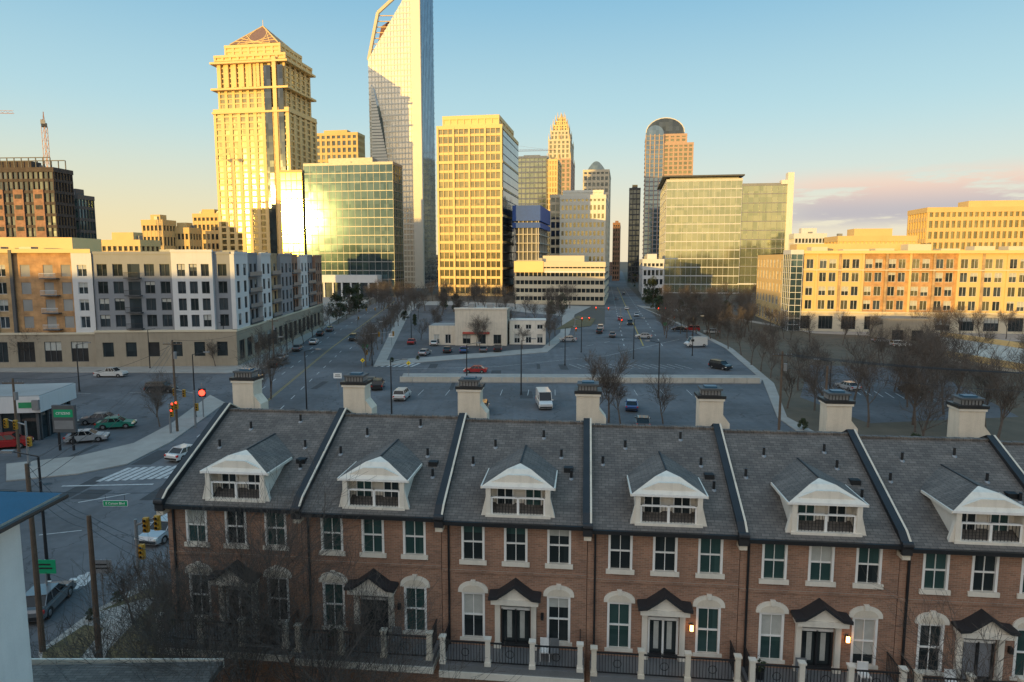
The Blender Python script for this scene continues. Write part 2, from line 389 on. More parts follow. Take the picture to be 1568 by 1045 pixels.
# banded low office
mb,X0,w,d,z=tower('g',790,925,940,405,350,5,20,5,WIN,STONE2,.5,.0,.5)
mb.box(-.8,w*.32,-1.1,0,z*.8,z+1.6,STONE); mb.box(w*.33,w+.7,-1.0,0,z*.79,z*.83,WPAN)
for k in range(21): mb.box(w*k/20-.15,w*k/20+.15,-.4,0,0,z,STONE2)
fin(mb,'banded_office_building',X0,350)
# round topped tower (glass vault over stone body)
D=640
X0,w,d=fit(985,1056,984,D,'L'); d=34; mb=MB(); zt=HZ(203,D)
wl=w*.38; wa=w*.82
arch=lambda x0,x1,z0,h:[(x0+(x1-x0)*(1+math.cos(math.pi*t/12))/2,z0+math.sin(math.pi*t/12)*h) for t in range(13)]
mb.prism([(0,0),(wa,0)]+arch(0,wa,zt,13),'y',5,d,GD)
mb.prism([(0,0),(wl,0)]+[(wl*(.5+.5*math.cos(math.pi*t/10)),zt-2+math.sin(math.pi*t/10)*8) for t in range(11)],'y',0,4.9,GB)
for i in range(34): mb.box(-.3,wl,-.3,d,zt*i/34,zt*i/34+1.1,GPAN)
for i in range(5): mb.box(wl*i/4-.5,wl*i/4+.3,-.6,0,0,zt-2,PINK)
for k in range(13):
    A=arch(0,wa,zt,13.2)
    if k: mb.beam((A[k-1][0],4.9,A[k-1][1]),(A[k][0],4.9,A[k][1]),.8,WPAN)
grid(mb,wl+.3,w,1,d+8,0,HZ(222,D),32,6,6,GYR,PINK,.36,.34,.4)
grid(mb,wl+.3,w*.86,2,d+6,HZ(222,D)+1.3,HZ(208,D),2,4,4,GYR,PINK,.42,.4,.4)
fin(mb,'round_topped_skyscraper',X0,D)
T('dark_slab_tower',962,978,980,290,700,18,3,3,GD,DPAN,.25,.2,.3,side='L')
# glass office with roof canopy
mb,X0,w,d,z=tower('g',1018,1132,1009,278,470,13,14,6,GG,WPAN,.10,.04,.15,side='L',mech=0)
mb.box(-3,w+1,-3,d,z+2.5,z+3.4,DPAN); mb.box(2,w-2,2,d-2,z+1,z+2.5,GREYM)
mb.M=Matrix.Translation((w+.3,1,0)); zz=HZ(286,470)
grid(mb,0,w*.62,0,d*.7,0,zz,12,8,4,GG,GREYM,.1,.05,.15); mb.box(w*.58,w*.66,-1,6,0,HZ(268,470),CREAM); mb.box(w*.5,w*.66,-.9,5,HZ(283,470)-1,HZ(279,470),CREAM); mb.box(-1,w*.3,-1.2,-.2,6,7,WPAN); mb.M=None
fin(mb,'canopy_glass_office_building',X0,470)
# left dark building under construction
mb,X0,w,d,z=tower('g',-60,92,106,262,330,12,20,6,GD,BRICKD,.25,.18,.4,th=math.radians(4))
for k in range(0,20,4): mb.box(w*k/20,w*(k+2)/20,-.9,-.1,z*.15,z*.86,BRICKR); 
for k in range(0,20,4):
    for j in range(9): mb.box(w*(k+.3)/20,w*(k+1.7)/20,-1.0,-.91,z*(.17+j*.078),z*(.17+j*.078)+2.0,WIN)
for k in range(14):
    mb.beam((w*k/14+1,2,z),(w*k/14+1,2,z+6),.35,DPAN); mb.beam((w*k/14+1,12,z),(w*k/14+1,12,z+6),.35,DPAN)
mb.beam((1,2,z+6),(w-3,2,z+6),.4,DPAN); mb.beam((1,12,z+6),(w-3,12,z+6),.4,DPAN)
fin(mb,'shade_toned_brick_tower',X0,330,math.radians(4))
T('teal_glass_apartment_tower',95,126,132,302,360,9,5,5,GT,DPAN,.25,.15,.3,th=math.radians(4))
for a in ((222,252,262,340,430,5,5,4),(262,292,300,352,440,4,5,4),(300,338,345,330,520,8,6,4),(150,216,222,372,300,5,8,4),(236,262,270,349,480,5,4,4)):
    T('tan_low_building',*a[:5],a[5],a[6],a[7],WIN,TAN,.4,.35,.4)
# far right
T('yellow_apartment_building',1416,1700,1388,322,330,9,32,7,GYR,TAN,.35,.35,.5,side='L')
T('grey_low_building',1215,1262,1208,361,420,5,9,4,WIN,WPAN,.4,.3,.4,side='L')
T('tan_office_block',1282,1400,1262,366,300,6,18,4,STONE,TAN,.35,.3,.3,side='L')
T('brown_street_building',938,948,955,343,760,12,3,4,WIN,BRICKR,.4,.4,.3)
T('brown_street_building',985,1016,980,400,420,4,5,4,GD,WPAN,.4,.3,.3,side='L')
T('red_brick_corner_building',1130,1160,1124,430,520,3,6,4,WIN,BRICKR,.4,.4,.3,side='L')
mb=MB()
for i in range(150):
    D=rnd.uniform(760,2300); x=rnd.uniform(-1.0,1.0)*D
    if 0.12<x/D<.19: continue
    ww=rnd.uniform(25,80); h=rnd.uniform(12,34)
    mb.box(x,x+ww,D,D+30,0,h,rnd.choice(FW)); mb.box(x+ww*.3,x+ww*.5,D+5,D+15,h,h+4,ROOFM)
mb.obj('distant_city_buildings')
# unseen blocks added behind the viewpoint to shade the foreground
def backb(name,x0,x1,y,h,matb):
    mb=MB(); grid(mb,0,x1-x0,0,30,0,h,max(4,int(h/3.6)),int((x1-x0)/4),7,WIN,matb,.4,.45,.3); mb.obj(name,(x0,y,0))
backb('unseen_low_shade_block',-150,-12,-98,23.5,BRICKR)
backb('unseen_low_shade_block',-10,70,-98,20,TAN)
backb('unseen_tall_shade_block',-300,-152,-100,33,TAN)
backb('unseen_tall_shade_block',-460,-305,-104,36,BRICKR)
# ------------------------------------------------------------------ punched facades
def punched(mb,x0,x1,z0,z1,rows,xs,ww,mat,glass=(WIN,),fr=WPAN,nm=1,dep=.25):
    q=lambda a,b,c,e,m,y=0:mb.poly([(a,y,c),(b,y,c),(b,y,e),(a,y,e)],m)
    zs=z0
    for za,zb in sorted(rows):
        if za>zs: q(x0,x1,zs,za,mat)
        xx=x0
        for c in sorted(xs):
            a,b=c-ww/2,c+ww/2
            if a>xx: q(xx,a,za,zb,mat)
            mb.poly([(a,0,za),(a,dep,za),(a,dep,zb),(a,0,zb)],mat); mb.poly([(b,0,za),(b,0,zb),(b,dep,zb),(b,dep,za)],mat)
            mb.poly([(a,0,zb),(a,dep,zb),(b,dep,zb),(b,0,zb)],mat); mb.poly([(a,0,za),(b,0,za),(b,dep,za),(a,dep,za)],mat)
            q(a,b,za,zb,rnd.choice(glass),dep)
            t=.09
            if fr:
                mb.box(a,b,dep-.1,dep-.01,za,za+t,fr); mb.box(a,b,dep-.1,dep-.01,zb-t,zb,fr)
                for k in range(nm+2):
                    xk=a+(b-a-t)*k/(nm+1); mb.box(xk,xk+t,dep-.11,dep-.012,za+t,zb-t,fr)
                if rnd.random()<.3: q(a+t,b-t,za+(zb-za)*rnd.uniform(.4,.8),zb-t,BLIND,dep-.03)
            xx=b
        if x1>xx: q(xx,x1,za,zb,mat)
        zs=zb
    if z1>zs: q(x0,x1,zs,z1,mat)
def SR(w): return Matrix(((0,-1,0,w),(1,0,0,0),(0,0,1,0),(0,0,0,1)))
def SL(d): return Matrix(((0,1,0,0),(-1,0,0,d),(0,0,1,0),(0,0,0,1)))
T3=Matrix.Translation
# right long brick building
D=215; X0,w,d=fit(1216,1700,1160,D,'L'); mb=MB(); H=24.2
rows=[(c-1.45,c+1.45) for c in (8.4,12.7,17.0,21.1)]
bay=6.7; nb=int(w/bay)
def seg(x0,x1,mat,rows_,off=0):
    mb.M=T3((x0,off,0)); L=x1-x0; n=max(1,round(L/bay)); xs=[]
    for i in range(n):
        c=(i+.5)*L/n; xs+=[c-1.4,c+1.4]
    punched(mb,0,L,6.0,H,rows_,xs,2.1,mat,(WIN,WINB,GYR),WPAN,1); mb.M=None
x=0; mats=[TAN,BRICKP,TAN,BRICKP,TAN,TAN,BRICKP]; k=0; 
while x<w-5:
    L=bay*(3 if k%2==0 else 4); L=min(L,w-x); seg(x,x+L,mats[k%7],rows,0 if k%2==0 else .35); x+=L; k+=1
mb.M=T3((0,-.1,0)); punched(mb,0,w,0,6.0,[(.8,4.9)],[(i+.5)*w/nb for i in range(nb)],4.2,STONE2,(WIN,),DPAN,3); mb.M=None
mb.box(-.8,w+.8,-.9,.3,H,H+.9,STONE); mb.box(-.5,w,-.45,.2,5.9,6.35,STONE2); mb.box(-.5,w,-.35,.36,19.0,19.3,STONE2)
for i in range(nb+1): mb.box(i*w/nb-.35,i*w/nb+.35,-.3,.36,6.4,H-.02,TAN if i%2 else BRICKT)
mb.poly([(0,0,H+.3),(w,0,H+.3),(w,d,H+.3),(0,d,H+.3)],ROOFM)
mb.M=SL(d); n=9; punched(mb,0,d-9,0,H,[(.8,4.9)]+rows,[(i+.5)*(d-9)/n for i in range(n)],3,TAN,(WIN,),WPAN,1); mb.M=None
mb.M=T3((-1.2,0,0)); grid(mb,0,3.5,-1.0,9,0,H,12,2,4,GT,WPAN,.08,.06,.1); mb.M=None
for i in range(9): mb.box(8+i*w/9,8+i*w/9+rnd.uniform(3,8),12,18,H+.3,H+rnd.uniform(1.5,3.2),STONE2)
mb.box(w*.06,w*.5,20,30,H,H+3.5,TAN)
fin(mb,'long_brick_office_building',X0,D)
# left grey/white apartments
th=math.radians(-4); w=27.5; d=88; mb=MB(); H=23.4; ox,oy=-86.2,141.1
rows=[(c-1.25,c+1.25) for c in (9.6,13.0,16.5,20.1)]
def fs(x0,x1,mat,xs,off=0,ww=2.0,M0=None,g=(WIN,WINB),top=H):
    base=M0 or Matrix(); mb.M=base@T3((x0,off,0)); punched(mb,0,x1-x0,7.4,top,rows,[a-x0 for a in xs],ww,mat,g,DPAN,1)
    if off<0:
        mb.poly([(0,0,7.4),(0,-off,7.4),(0,-off,top),(0,0,top)],mat); mb.poly([(x1-x0,0,7.4),(x1-x0,0,top),(x1-x0,-off,top),(x1-x0,-off,7.4)],mat)
        mb.poly([(0,0,7.4),(x1-x0,0,7.4),(x1-x0,-off,7.4),(0,-off,7.4)],mat)
    mb.box(-.1,x1-x0+.1,-.12,.5,top,top+.5,mat); mb.M=None
fs(0,16,GPAN,[1.8,4.9,11.2,14.3],0)
fs(16,24.2,WPAN,[17.9,20.3,22.7],-.8,1.6,None,(WIN,WINB),H+.4)
fs(24.2,27.5,GPAN,[25.9],0,1.8)
for r in rows:   # balconies on front
    mb.box(6.6,9.6,-1.4,0,r[0]-.5,r[0]-.3,DPAN)
    for k in range(13): mb.box(6.6+k*.245,6.64+k*.245,-1.4,-1.36,r[0]-.3,r[0]+.7,DARKM)
    mb.box(6.6,9.6,-1.42,-1.34,r[0]+.7,r[0]+.78,DARKM); mb.box(6.9,9.3,-.03,.0,r[0]-.3,r[1],WINB)
R=SR(w); x=0; cols=[(WPAN,9),(GPAN,10),(WPAN,8),(BRICKT,9),(GPAN,12),(BRICKR,10),(WPAN,9),(GPAN,11),(BRICKR,10)]
for i,(m_,L) in enumerate(cols):
    n=2 if L<10 else 3
    fs(x,x+L,m_,[x+(j+.5)*L/n for j in range(n)],-.9 if i%2==0 else 0,1.9,R)
    if i%2==1:
        for r in rows:
            mb.M=R; mb.box(x+.5,x+L-.5,-1.2,-.02,r[0]-.5,r[0]-.3,DPAN); mb.box(x+.5,x+L-.5,-1.2,-1.15,r[0]-.2,r[0]+.7,GREYM); mb.M=None
    x+=L
mb.M=T3((0,-1.0,0)); punched(mb,0,w+1,0,7.4,[(2.2,5.2)],[2.5+i*4.6 for i in range(6)],2.2,BEIGE,(DARKM,WIN),None); mb.M=None
mb.box(-.01,w+1.2,-1.15,.0,7.3,7.7,STONE2)
mb.M=SR(w+1); punched(mb,-1,d,0,7.4,[(1.0,5.2)],[2.5+i*5.2 for i in range(16)],3.4,BEIGE,(WIN,),DPAN,2); mb.M=None
mb.box(w,w+1.15,-1,d,7.3,7.7,STONE2)
mb.poly([(0,0,H-.3),(w,0,H-.3),(w,d,H-.3),(0,d,H-.3)],ROOFM)
mb.poly([(0,d,0),(0,0,0),(0,0,H),(0,d,H)],GPAN)
for i in range(12): a=rnd.uniform(2,w-5); b=rnd.uniform(4,d-8); mb.box(a,a+2,b,b+2.5,H-.3,H+1.2,GREYM)
mb.obj('grey_white_apartment_building',(ox,oy,0),-th)
mb=MB(); w2=70; H2=23.6
def fs2(x0,x1,mat,xs,off=0): 
    mb.M=T3((x0,off,0)); punched(mb,0,x1-x0,7.0,H2,[(c-1.2,c+1.2) for c in (9.4,12.9,16.4,20.0)],[a-x0 for a in xs],1.9,mat,(WIN,WINB),WPAN,1); mb.M=None
fs2(0,30,BRICKT,[3,8,13,18,24,28]); fs2(30,45,BRICKT,[33,38,43],-.01); fs2(45,54,BRICKT,[48.5,51.9]); fs2(54,66,BRICKP,[56.5,61,64.5],.3); fs2(66,70,WPAN,[68],-.3)
for xx in (46.5,50.5,54.2): mb.box(xx-.3,xx+.3,-.5,.0,6,H2+.6,DPAN)
for z_ in (8.3,11.7,15.3,18.8):
    for x_ in (60,47):
        mb.box(x_,x_+3.2,-1.2,.2,z_-.5,z_-.3,DPAN); mb.box(x_,x_+3.2,-1.2,-1.14,z_+.6,z_+.7,WPAN)
        for k in range(14): mb.box(x_+k*.24,x_+k*.24+.04,-1.19,-1.15,z_-.3,z_+.6,WPAN)
mb.M=T3((0,-.6,0)); punched(mb,0,w2,0,7.0,[(1.2,5.4)],[3+i*5.3 for i in range(13)],3.4,BEIGE,(WIN,DARKM),DPAN,2); mb.M=None
mb.box(0,w2,-.8,.0,6.9,7.3,STONE2); mb.box(-.1,w2-.1,-.4,.5,H2,H2+.8,STONE)
mb.box(0,w2-.2,.4,40,0.1,H2-.2,ROOFM); mb.box(4,w2-8,8,20,H2,H2+3.4,STONE)
for k in range(9): mb.box(6+k*6,8.4+k*6,3,5.5,H2-.2,H2+1.3,GREYM)
mb.obj('brick_apartment_building',(ox-70*math.cos(th),oy+70*math.sin(th),0),-th)
# ------------------------------------------------------------------ townhouses
W=6.1; THT=math.radians(6); TX,TY=-15.1,28.8
ZE=11.15; ZR=14.0; YR=5.5; SLP=(ZR-ZE)/(YR+.35)
def roofz(y): return ZE+(y+.35)*SLP
def win(mb,c,za,zb,ww,sty):
    a,b=c-ww/2,c+ww/2; t=.055
    mb.box(a-.04,a+t,-.02,.12,za,zb,WHITE); mb.box(b-t,b+.04,-.02,.12,za,zb,WHITE)
    mb.box(a-.04,b+.04,-.021,.12,zb-t,zb+.03,WHITE)
    mb.poly([(a,.09,za),(b,.09,za),(b,.09,zb),(a,.09,zb)],sty)
    zm=(za+zb)/2; mb.box(a,b,.03,.10,zm-.03,zm+.03,WHITE); mb.box(c-.014,c+.014,.05,.10,za,zb-t,WHITE)
    if rnd.random()<.6:
        f=rnd.choice((.25,.5,.5,.8)); mb.poly([(a+t,.08,zb-(zb-za)*f),(b-t,.08,zb-(zb-za)*f),(b-t,.08,zb-t),(a+t,.08,zb-t)],BLIND if rnd.random()<.3 else WINT)
def house(i):
    mb=MB(); r=random.Random(i+3)
    e=.012
    xs=[.22*W,.515*W,.81*W]
    ops=[(x-.45,x+.45,9.38,10.92) for x in xs]+[(x-.45,x+.45,5.95,7.92) for x in (xs[0],xs[2])]+[(xs[1]-.62,xs[1]+.62,5.6,7.75)]
    X=sorted({e,W-e}|{o[0] for o in ops}|{o[1] for o in ops}); Z=sorted({-.6,ZE-.05}|{o[2] for o in ops}|{o[3] for o in ops})
    for a,b in zip(X,X[1:]):
        for c,d_ in zip(Z,Z[1:]):
            mx,mz=(a+b)/2,(c+d_)/2
            if any(o[0]<mx<o[1] and o[2]<mz<o[3] for o in ops): continue
            mb.poly([(a,0,c),(b,0,c),(b,0,d_),(a,0,d_)],BRICK)
    for o in ops:
        a,b,c,d_=o
        for p in ([(a,0,c),(a,.14,c),(a,.14,d_),(a,0,d_)],[(b,0,c),(b,0,d_),(b,.14,d_),(b,.14,c)],[(a,0,d_),(a,.14,d_),(b,.14,d_),(b,0,d_)],[(a,0,c),(b,0,c),(b,.14,c),(a,.14,c)]): mb.poly(p,CREAM)
    sec=[(0,-.6),(11,-.6),(11,roofz(0)),(YR,ZR-.1),(0,ZE-.05)]
    for x in (e,W-e): mb.poly([(x,p[0],p[1]) for p in sec],BRICK)
    mb.poly([(e,11,-.6),(W-e,11,-.6),(W-e,11,ZE),(e,11,ZE)],BRICK)
    # roof
    mb.prism([(-.38,ZE-.03),(-.38,ZE+.05),(YR,ZR+.06),(11.38,ZE+.05),(11.38,ZE-.03),(YR,ZR-.1)],'x',e,W-e,SHING)
    for k in range(20): mb.box(.03+k*(W-.06)/20,.02+(k+.95)*(W-.06)/20,YR-.14,YR+.14,ZR+.03,ZR+.1+.015*(k%2),SHING)
    mb.box(e,W-e,-.52,-.39,ZE-.12,ZE+.04,DARKM)            # gutter
    mb.box(e,W-e,-.36,-.02,ZE-.14,ZE-.06,CREAM); mb.box(e,W-e,-.07,-.002,ZE-.22,ZE-.14,DARKM)
    for x in xs:
        win(mb,x,9.38,10.92,.9,WINT if r.random()<.5 else WIN)
        mb.box(x-.58,x+.58,-.08,0,9.18,9.37,CREAM)
    for x in (xs[0],xs[2]):
        win(mb,x,5.95,7.92,.9,WINT if r.random()<.5 else WIN)
        mb.box(x-.58,x+.58,-.07,0,5.8,5.94,CREAM)
        arc=[(x-.64,7.95),(x+.64,7.95)]+[(x+.64*math.cos(math.pi*t/14),8.04+.40*math.sin(math.pi*t/14)) for t in range(15)]
        mb.prism(arc,'y',-.07,0,CREAM)
        arc=[(x+.46*math.cos(math.pi*t/12),8.01+.28*math.sin(math.pi*t/12)) for t in range(13)]
        mb.prism(arc,'y',-.085,-.071,STUC)
        mb.prism([(x-.06,8.27),(x+.06,8.27),(x+.1,8.5),(x-.1,8.5)],'y',-.12,0,CREAM)
    mb.box(e,W-e,-.05,0,8.82,8.92,BRICK)
    # entry
    x=xs[1]; 
    mb.poly([(x-.62,.12,5.6),(x+.62,.12,5.6),(x+.62,.12,7.75),(x-.62,.12,7.75)],WIN)
    for a in (x-.62,x-.04,x+.54): mb.box(a,a+.08,.0,.11,5.6,7.3,WHITE if i%3==0 else DARKM)
    mb.box(x-.62,x+.62,.0,.11,7.25,7.36,WHITE); mb.box(x-.62,x+.62,.0,.11,5.6,5.8,DARKM)
    if i==5: mb.poly([(x-.55,.10,5.8),(x+.55,.10,5.8),(x+.55,.10,7.25),(x-.55,.10,7.25)],GPAN)
    if i in (2,3,4):
        for s in (-1,1): mb.box(x+s*.27-.10,x+s*.27+.10,.10,.118,5.95,7.15,BLIND)
    for s in (-1,1):
        c=x+s*.76; mb.box(c-.11,c+.11,-.16,0,5.6,7.75,CREAM); mb.box(c-.15,c+.15,-.2,0,7.6,7.75,CREAM); mb.box(c-.15,c+.15,-.2,0,5.6,5.78,CREAM)
    mb.box(x-.98,x+.98,-.62,0,7.75,7.98,CREAM)
    tym=[(x-.92,7.98),(x+.92,7.98)]+[(x+.9-1.8*t/8,8.0+.45*math.sin(math.pi*t/8)) for t in range(9)]
    mb.prism(tym,'y',-.56,0,CREAM)
    prof=[(-1.08,7.98),(-.72,8.02),(-.35,8.28),(0,8.55),(.35,8.28),(.72,8.02),(1.08,7.98)]
    for p,q_ in zip(prof,prof[1:]):
        mb.prism([(x+p[0],p[1]),(x+q_[0],q_[1]),(x+q_[0],q_[1]+.13),(x+p[0],p[1]+.13)],'y',-.74,0,FLASH)
    # lantern
    lx=x+1.12; mb.box(lx-.06,lx+.06,-.16,-.02,6.95,7.2,DARKM)
    mb.box(lx-.06,lx+.06,-.22,-.165,6.96,7.19,LANT if i in (3,4) else DARKM)
    # balcony
    mb.box(.18,W-.1,-1.5,0,5.3,5.58,GREYM); mb.box(.16,W-.08,-1.55,0,5.02,5.29,CREAM)
    px=[.3,.3+1.85,.3+3.65,W-.25]
    for p in px: 
        cm=CREAM if i%2==0 else STUC
        mb.box(p-.1,p+.1,-1.5,-1.3,5.58,6.68,cm); mb.box(p-.14,p+.14,-1.54,-1.26,6.68,6.75,cm); mb.box(p-.13,p+.13,-1.53,-1.27,5.58,5.75,cm)
    for a,b in zip(px,px[1:]):
        mb.box(a+.1,b-.1,-1.43,-1.37,6.5,6.55,DARKM); mb.box(a+.1,b-.1,-1.42,-1.38,5.68,5.72,DARKM)
        n=int((b-a-.2)/.115)
        for k in range(1,n): xx=a+.1+(b-a-.2)*k/n; mb.box(xx-.011,xx+.011,-1.411,-1.389,5.72,6.5,DARKM)
        xm=(a+b)/2
        for j in range(12):
            t0,t1=j*math.pi/6,(j+1)*math.pi/6; mb.beam((xm+.16*math.cos(t0),-1.42,6.1+.16*math.sin(t0)),(xm+.16*math.cos(t1),-1.42,6.1+.16*math.sin(t1)),.02,DARKM)
    for s in (.3,W-.25):
        mb.box(s-.02,s+.02,-1.3,0,6.5,6.55,DARKM)
        for k in range(1,11): mb.box(s-.011,s+.011,-1.3+.125*k,-1.28+.125*k,5.6,6.5,DARKM)
    mb.box(1.2,W-1.2,-.06,-.01,.1,2.6,CREAM)
    for k in range(3):
        a=r.uniform(.6,W-1.2)
        if abs(a-x)<.8: continue
        c=r.choice((GREYM,WHITE,WOOD,DARKM))
        if k==2:
            mb.cyl((a,-.8,5.58),(a,-.8,5.95),.13,.18,c,10)
            for j in range(60):
                p=Vector((a+r.gauss(0,.14),-.8+r.gauss(0,.14),6.1+r.gauss(0,.13))); q1=Vector((r.uniform(-1,1),r.uniform(-1,1),r.uniform(-1,1)))*.06; q2=q1.orthogonal()*.7
                mb.poly([tuple(p-q1),tuple(p+q2),tuple(p+q1),tuple(p-q2)],LEAF)
            continue
        mb.box(a,a+.42,-.95,-.55,5.95,5.99,c); mb.box(a,a+.42,-.57,-.53,5.99,6.4,c)
        for lx_ in (a+.02,a+.4):
            for ly in (-.93,-.57): mb.box(lx_-.015,lx_+.015,ly-.015,ly+.015,5.58,5.95,c)
    # dormer
    dx=.53*W; hw=1.30; zt=12.62; zp=13.18; yb=.62
    for s in (-1,1):
        a=dx+s*hw; x0,x1=min(a,a-s*.14),max(a,a-s*.14)
        mb.prism([(.0,roofz(0)+.02),(.0,zt),(2.6,zt),(2.6,roofz(2.6)-.2)],'x',x0,x1,CREAM)
        mb.prism([(a,ZE+.12),(a+s*.26,ZE+.12),(a+s*.2,ZE+.32),(a+s*.03,zt-.45),(a,zt-.3)],'y',-.06,.12,CREAM)
        mb.box(x0-.03,x1+.03,-.1,.08,ZE+.15,zt,CREAM)
    mb.box(dx-hw-.05,dx+hw+.05,-.14,.1,ZE+.08,ZE+.28,CREAM)
    mb.box(dx-hw,dx+hw,.0,yb+.05,ZE+.16,ZE+.26,GREYM)
    mb.box(dx-hw+.14,dx+hw-.14,yb,yb+.1,ZE+.2,zt+.1,CREAM)
    for k in (-1,1):
        c=dx+k*.60
        mb.box(c-.40,c+.40,yb-.05,yb-.002,ZE+.28,zt-.16,CREAM)
        g=WIN if (i+k)%3 else WINT
        mb.box(c-.35,c+.35,yb-.065,yb-.052,ZE+.36,zt-.22,g)
        for q2 in (-.35,-.02,.31): mb.box(c+q2,c+q2+.045,yb-.085,yb-.066,ZE+.36,zt-.22,WHITE)
    front=[(dx-hw-.1,zt-.10),(dx+hw+.1,zt-.10),(dx+hw+.16,zt),(dx+.42,zp-.1),(dx-.42,zp-.1),(dx-hw-.16,zt)]
    mb.prism(front,'y',.02,.14,CREAM)
    mb.poly([(dx-hw-.18,-.14,zt+.02),(dx+hw+.18,-.14,zt+.02),(dx+.5,.55,zp-.0),(dx-.5,.55,zp-.0)],CREAM)
    mb.poly([(dx-.5,.55,zp-.0),(dx+.5,.55,zp-.0),(dx,1.05,zp+.1)],CREAM)
    mb.box(dx-hw-.2,dx+hw+.2,-.15,.02,zt-.08,zt+.02,WHITE)
    for s in (-1,1):
        pts=[(dx+s*(hw+.18),-.14,zt+.02),(dx+s*(hw+.2),2.45,zt+.02),(dx,4.0,zp+.1),(dx,1.05,zp+.1),(dx+s*.5,.55,zp+.0)]
        mb.poly(pts if s>0 else pts[::-1],SHING)
        mb.box(dx+s*(hw+.2)-.04,dx+s*(hw+.2)+.04,-.13,2.3,zt-.1,zt+.015,CREAM)
    mb.cyl((dx,1.05,zp+.1),(dx,3.9,zp+.1),.04,.04,FLASH,5)
    for p in (dx-hw+.2,dx,dx+hw-.2): mb.box(p-.05,p+.05,-.03,.05,ZE+.28,ZE+1.0,WHITE)
    mb.box(dx-hw,dx+hw,-.04,.06,ZE+.94,ZE+1.0,WHITE)
    for k in range(1,20): xx=dx-hw+2*hw*k/20; mb.box(xx-.009,xx+.009,.0,.018,ZE+.28,ZE+.94,DARKM)
    # roof vents
    for vx,vy in ((.12*W,2.9),(.30*W,3.9),(.80*W,3.2),(.70*W,4.6),(.9*W,1.8)):
        vx+=r.uniform(-.25,.25); vy+=r.uniform(-.3,.3); mb.cyl((vx,vy,roofz(vy)),(vx,vy,roofz(vy)+.42),.06,.06,DARKM,8); mb.cyl((vx,vy,roofz(vy)-.02),(vx,vy,roofz(vy)+.08),.16,.08,GREYM,8)
    vy=2.3+r.uniform(-.2,.3); vx=.86*W; mb.box(vx-.2,vx+.2,vy-.15,vy+.2,roofz(vy)-.05,roofz(vy)+.2,DARKM)
    # party wall parapet
    px_=0.0; o=.34
    mb.prism([(-.42,ZE-.2),(-.42,ZE+.25),(-.1,ZE+.42+o*.4),(YR,ZR+o),(8.6,roofz(2.4)+o),(8.6,roofz(2.4)-.3),(YR,ZR-.3)],'x',px_-.17,px_+.13,FLASH)
    def cap(a,b,t,m_):
        mb.prism([(-.47,ZE+.25),(-.47,ZE+.25+t),(-.1,ZE+.42+o*.4+t),(YR,ZR+o+t),(8.6,roofz(2.4)+o+t),(8.6,roofz(2.4)+o+.001),(YR,ZR+o+.001),(-.1,ZE+.42+o*.4+.001)],'x',a,b,m_)
    cap(px_+.09,px_+.17,.06,STUC); cap(px_-.21,px_+.088,.05,FLASH)
    mb.box(px_-.15,px_+.15,-.5,-.02,ZE-.42,ZE-.22,STUC); mb.box(px_-.19,px_+.19,-.56,-.40,ZE-.22,ZE+.1,FLASH)
    mb.cyl((px_-.2,-.5,ZE+.18),(px_+.2,-.5,ZE+.18),.14,.14,FLASH,10)
    # chimney
    y0,y1=7.1,8.1; cw=.58
    mb.box(px_-cw,px_+cw,y0,y1,11.5,15.15,STUC)
    mb.prism([(px_+cw,11.5),(px_+cw+.35,11.5),(px_+cw+.35,14.0),(px_+cw,14.45)],'y',y0+.05,y1-.05,STUC)
    mb.box(px_-cw-.06,px_+cw+.06,y0-.06,y1+.06,15.15,15.27,CREAM); mb.box(px_-cw-.11,px_+cw+.11,y0-.1,y1+.1,15.27,15.42,DARKM)
    mb.box(px_-.46,px_+.46,y0+.12,y1-.12,15.42,15.66,GREYM)
    for k in range(7): mb.box(px_-.5+k*.155,px_-.47+k*.155,y0+.09,y0+.11,15.42,15.66,DARKM)
    mb.box(px_-.54,px_+.54,y0+.02,y1-.02,15.66,15.76,DPAN); mb.box(px_-.3,px_+.3,y0+.25,y1-.25,15.76,15.84,BROOF)
    mb.box(.28,.36,-.1,-.02,5.6,ZE-.15,DARKM)
    return mb.obj('brick_townhouse',(TX+i*W*math.cos(THT),TY-i*W*math.sin(THT),.40-.115*i),-THT)
LANT=em('lantern_glow',(1,.42,.10),16)
for i in range(8): house(i)
# ------------------------------------------------------------------ near left buildings
mb=MB()
mb.box(-30,-13.05,4,17.4,0,15.5,WHITE)
mb.box(-31,-12.35,3,18.0,15.5,15.68,CREAM)
mb.poly([(-12.3,3,15.7),(-12.3,18.05,15.7),(-17,14,17.3),(-17,3,17.3)],BROOF)
mb.poly([(-12.3,18.05,15.7),(-31,18.05,15.7),(-31,14,17.3),(-17,14,17.3)],BROOF)
for k in range(24):
    y=3+k*.62; 
    if y<14: mb.beam((-12.3,y,15.73),(-17,y,17.33),.04,DARKM)
for k in range(12): mb.beam((-13.5-k*.7,18.0,15.75),(-17-k*.7,14.1,17.33),.04,DARKM)
mb.cyl((-12.22,3,15.6),(-12.22,18.1,15.6),.07,.07,DARKM,6)
mb.box(-13.05,-12.98,6,7.2,9,11.5,WIN)
mb.obj('white_stucco_house')
mb=MB()
mb.box(-17.6,-10.4,17.9,22.2,0,7.9,BRICK); mb.prism([(-17.9,17.7),(-10.1,17.7),(-10.1,22.4),(-17.9,22.1)],'z',7.9,8.1,SHING); mb.box(-17.9,-10.1,22.4,22.48,7.85,8.16,CREAM)
mb.obj('low_roof_garage')
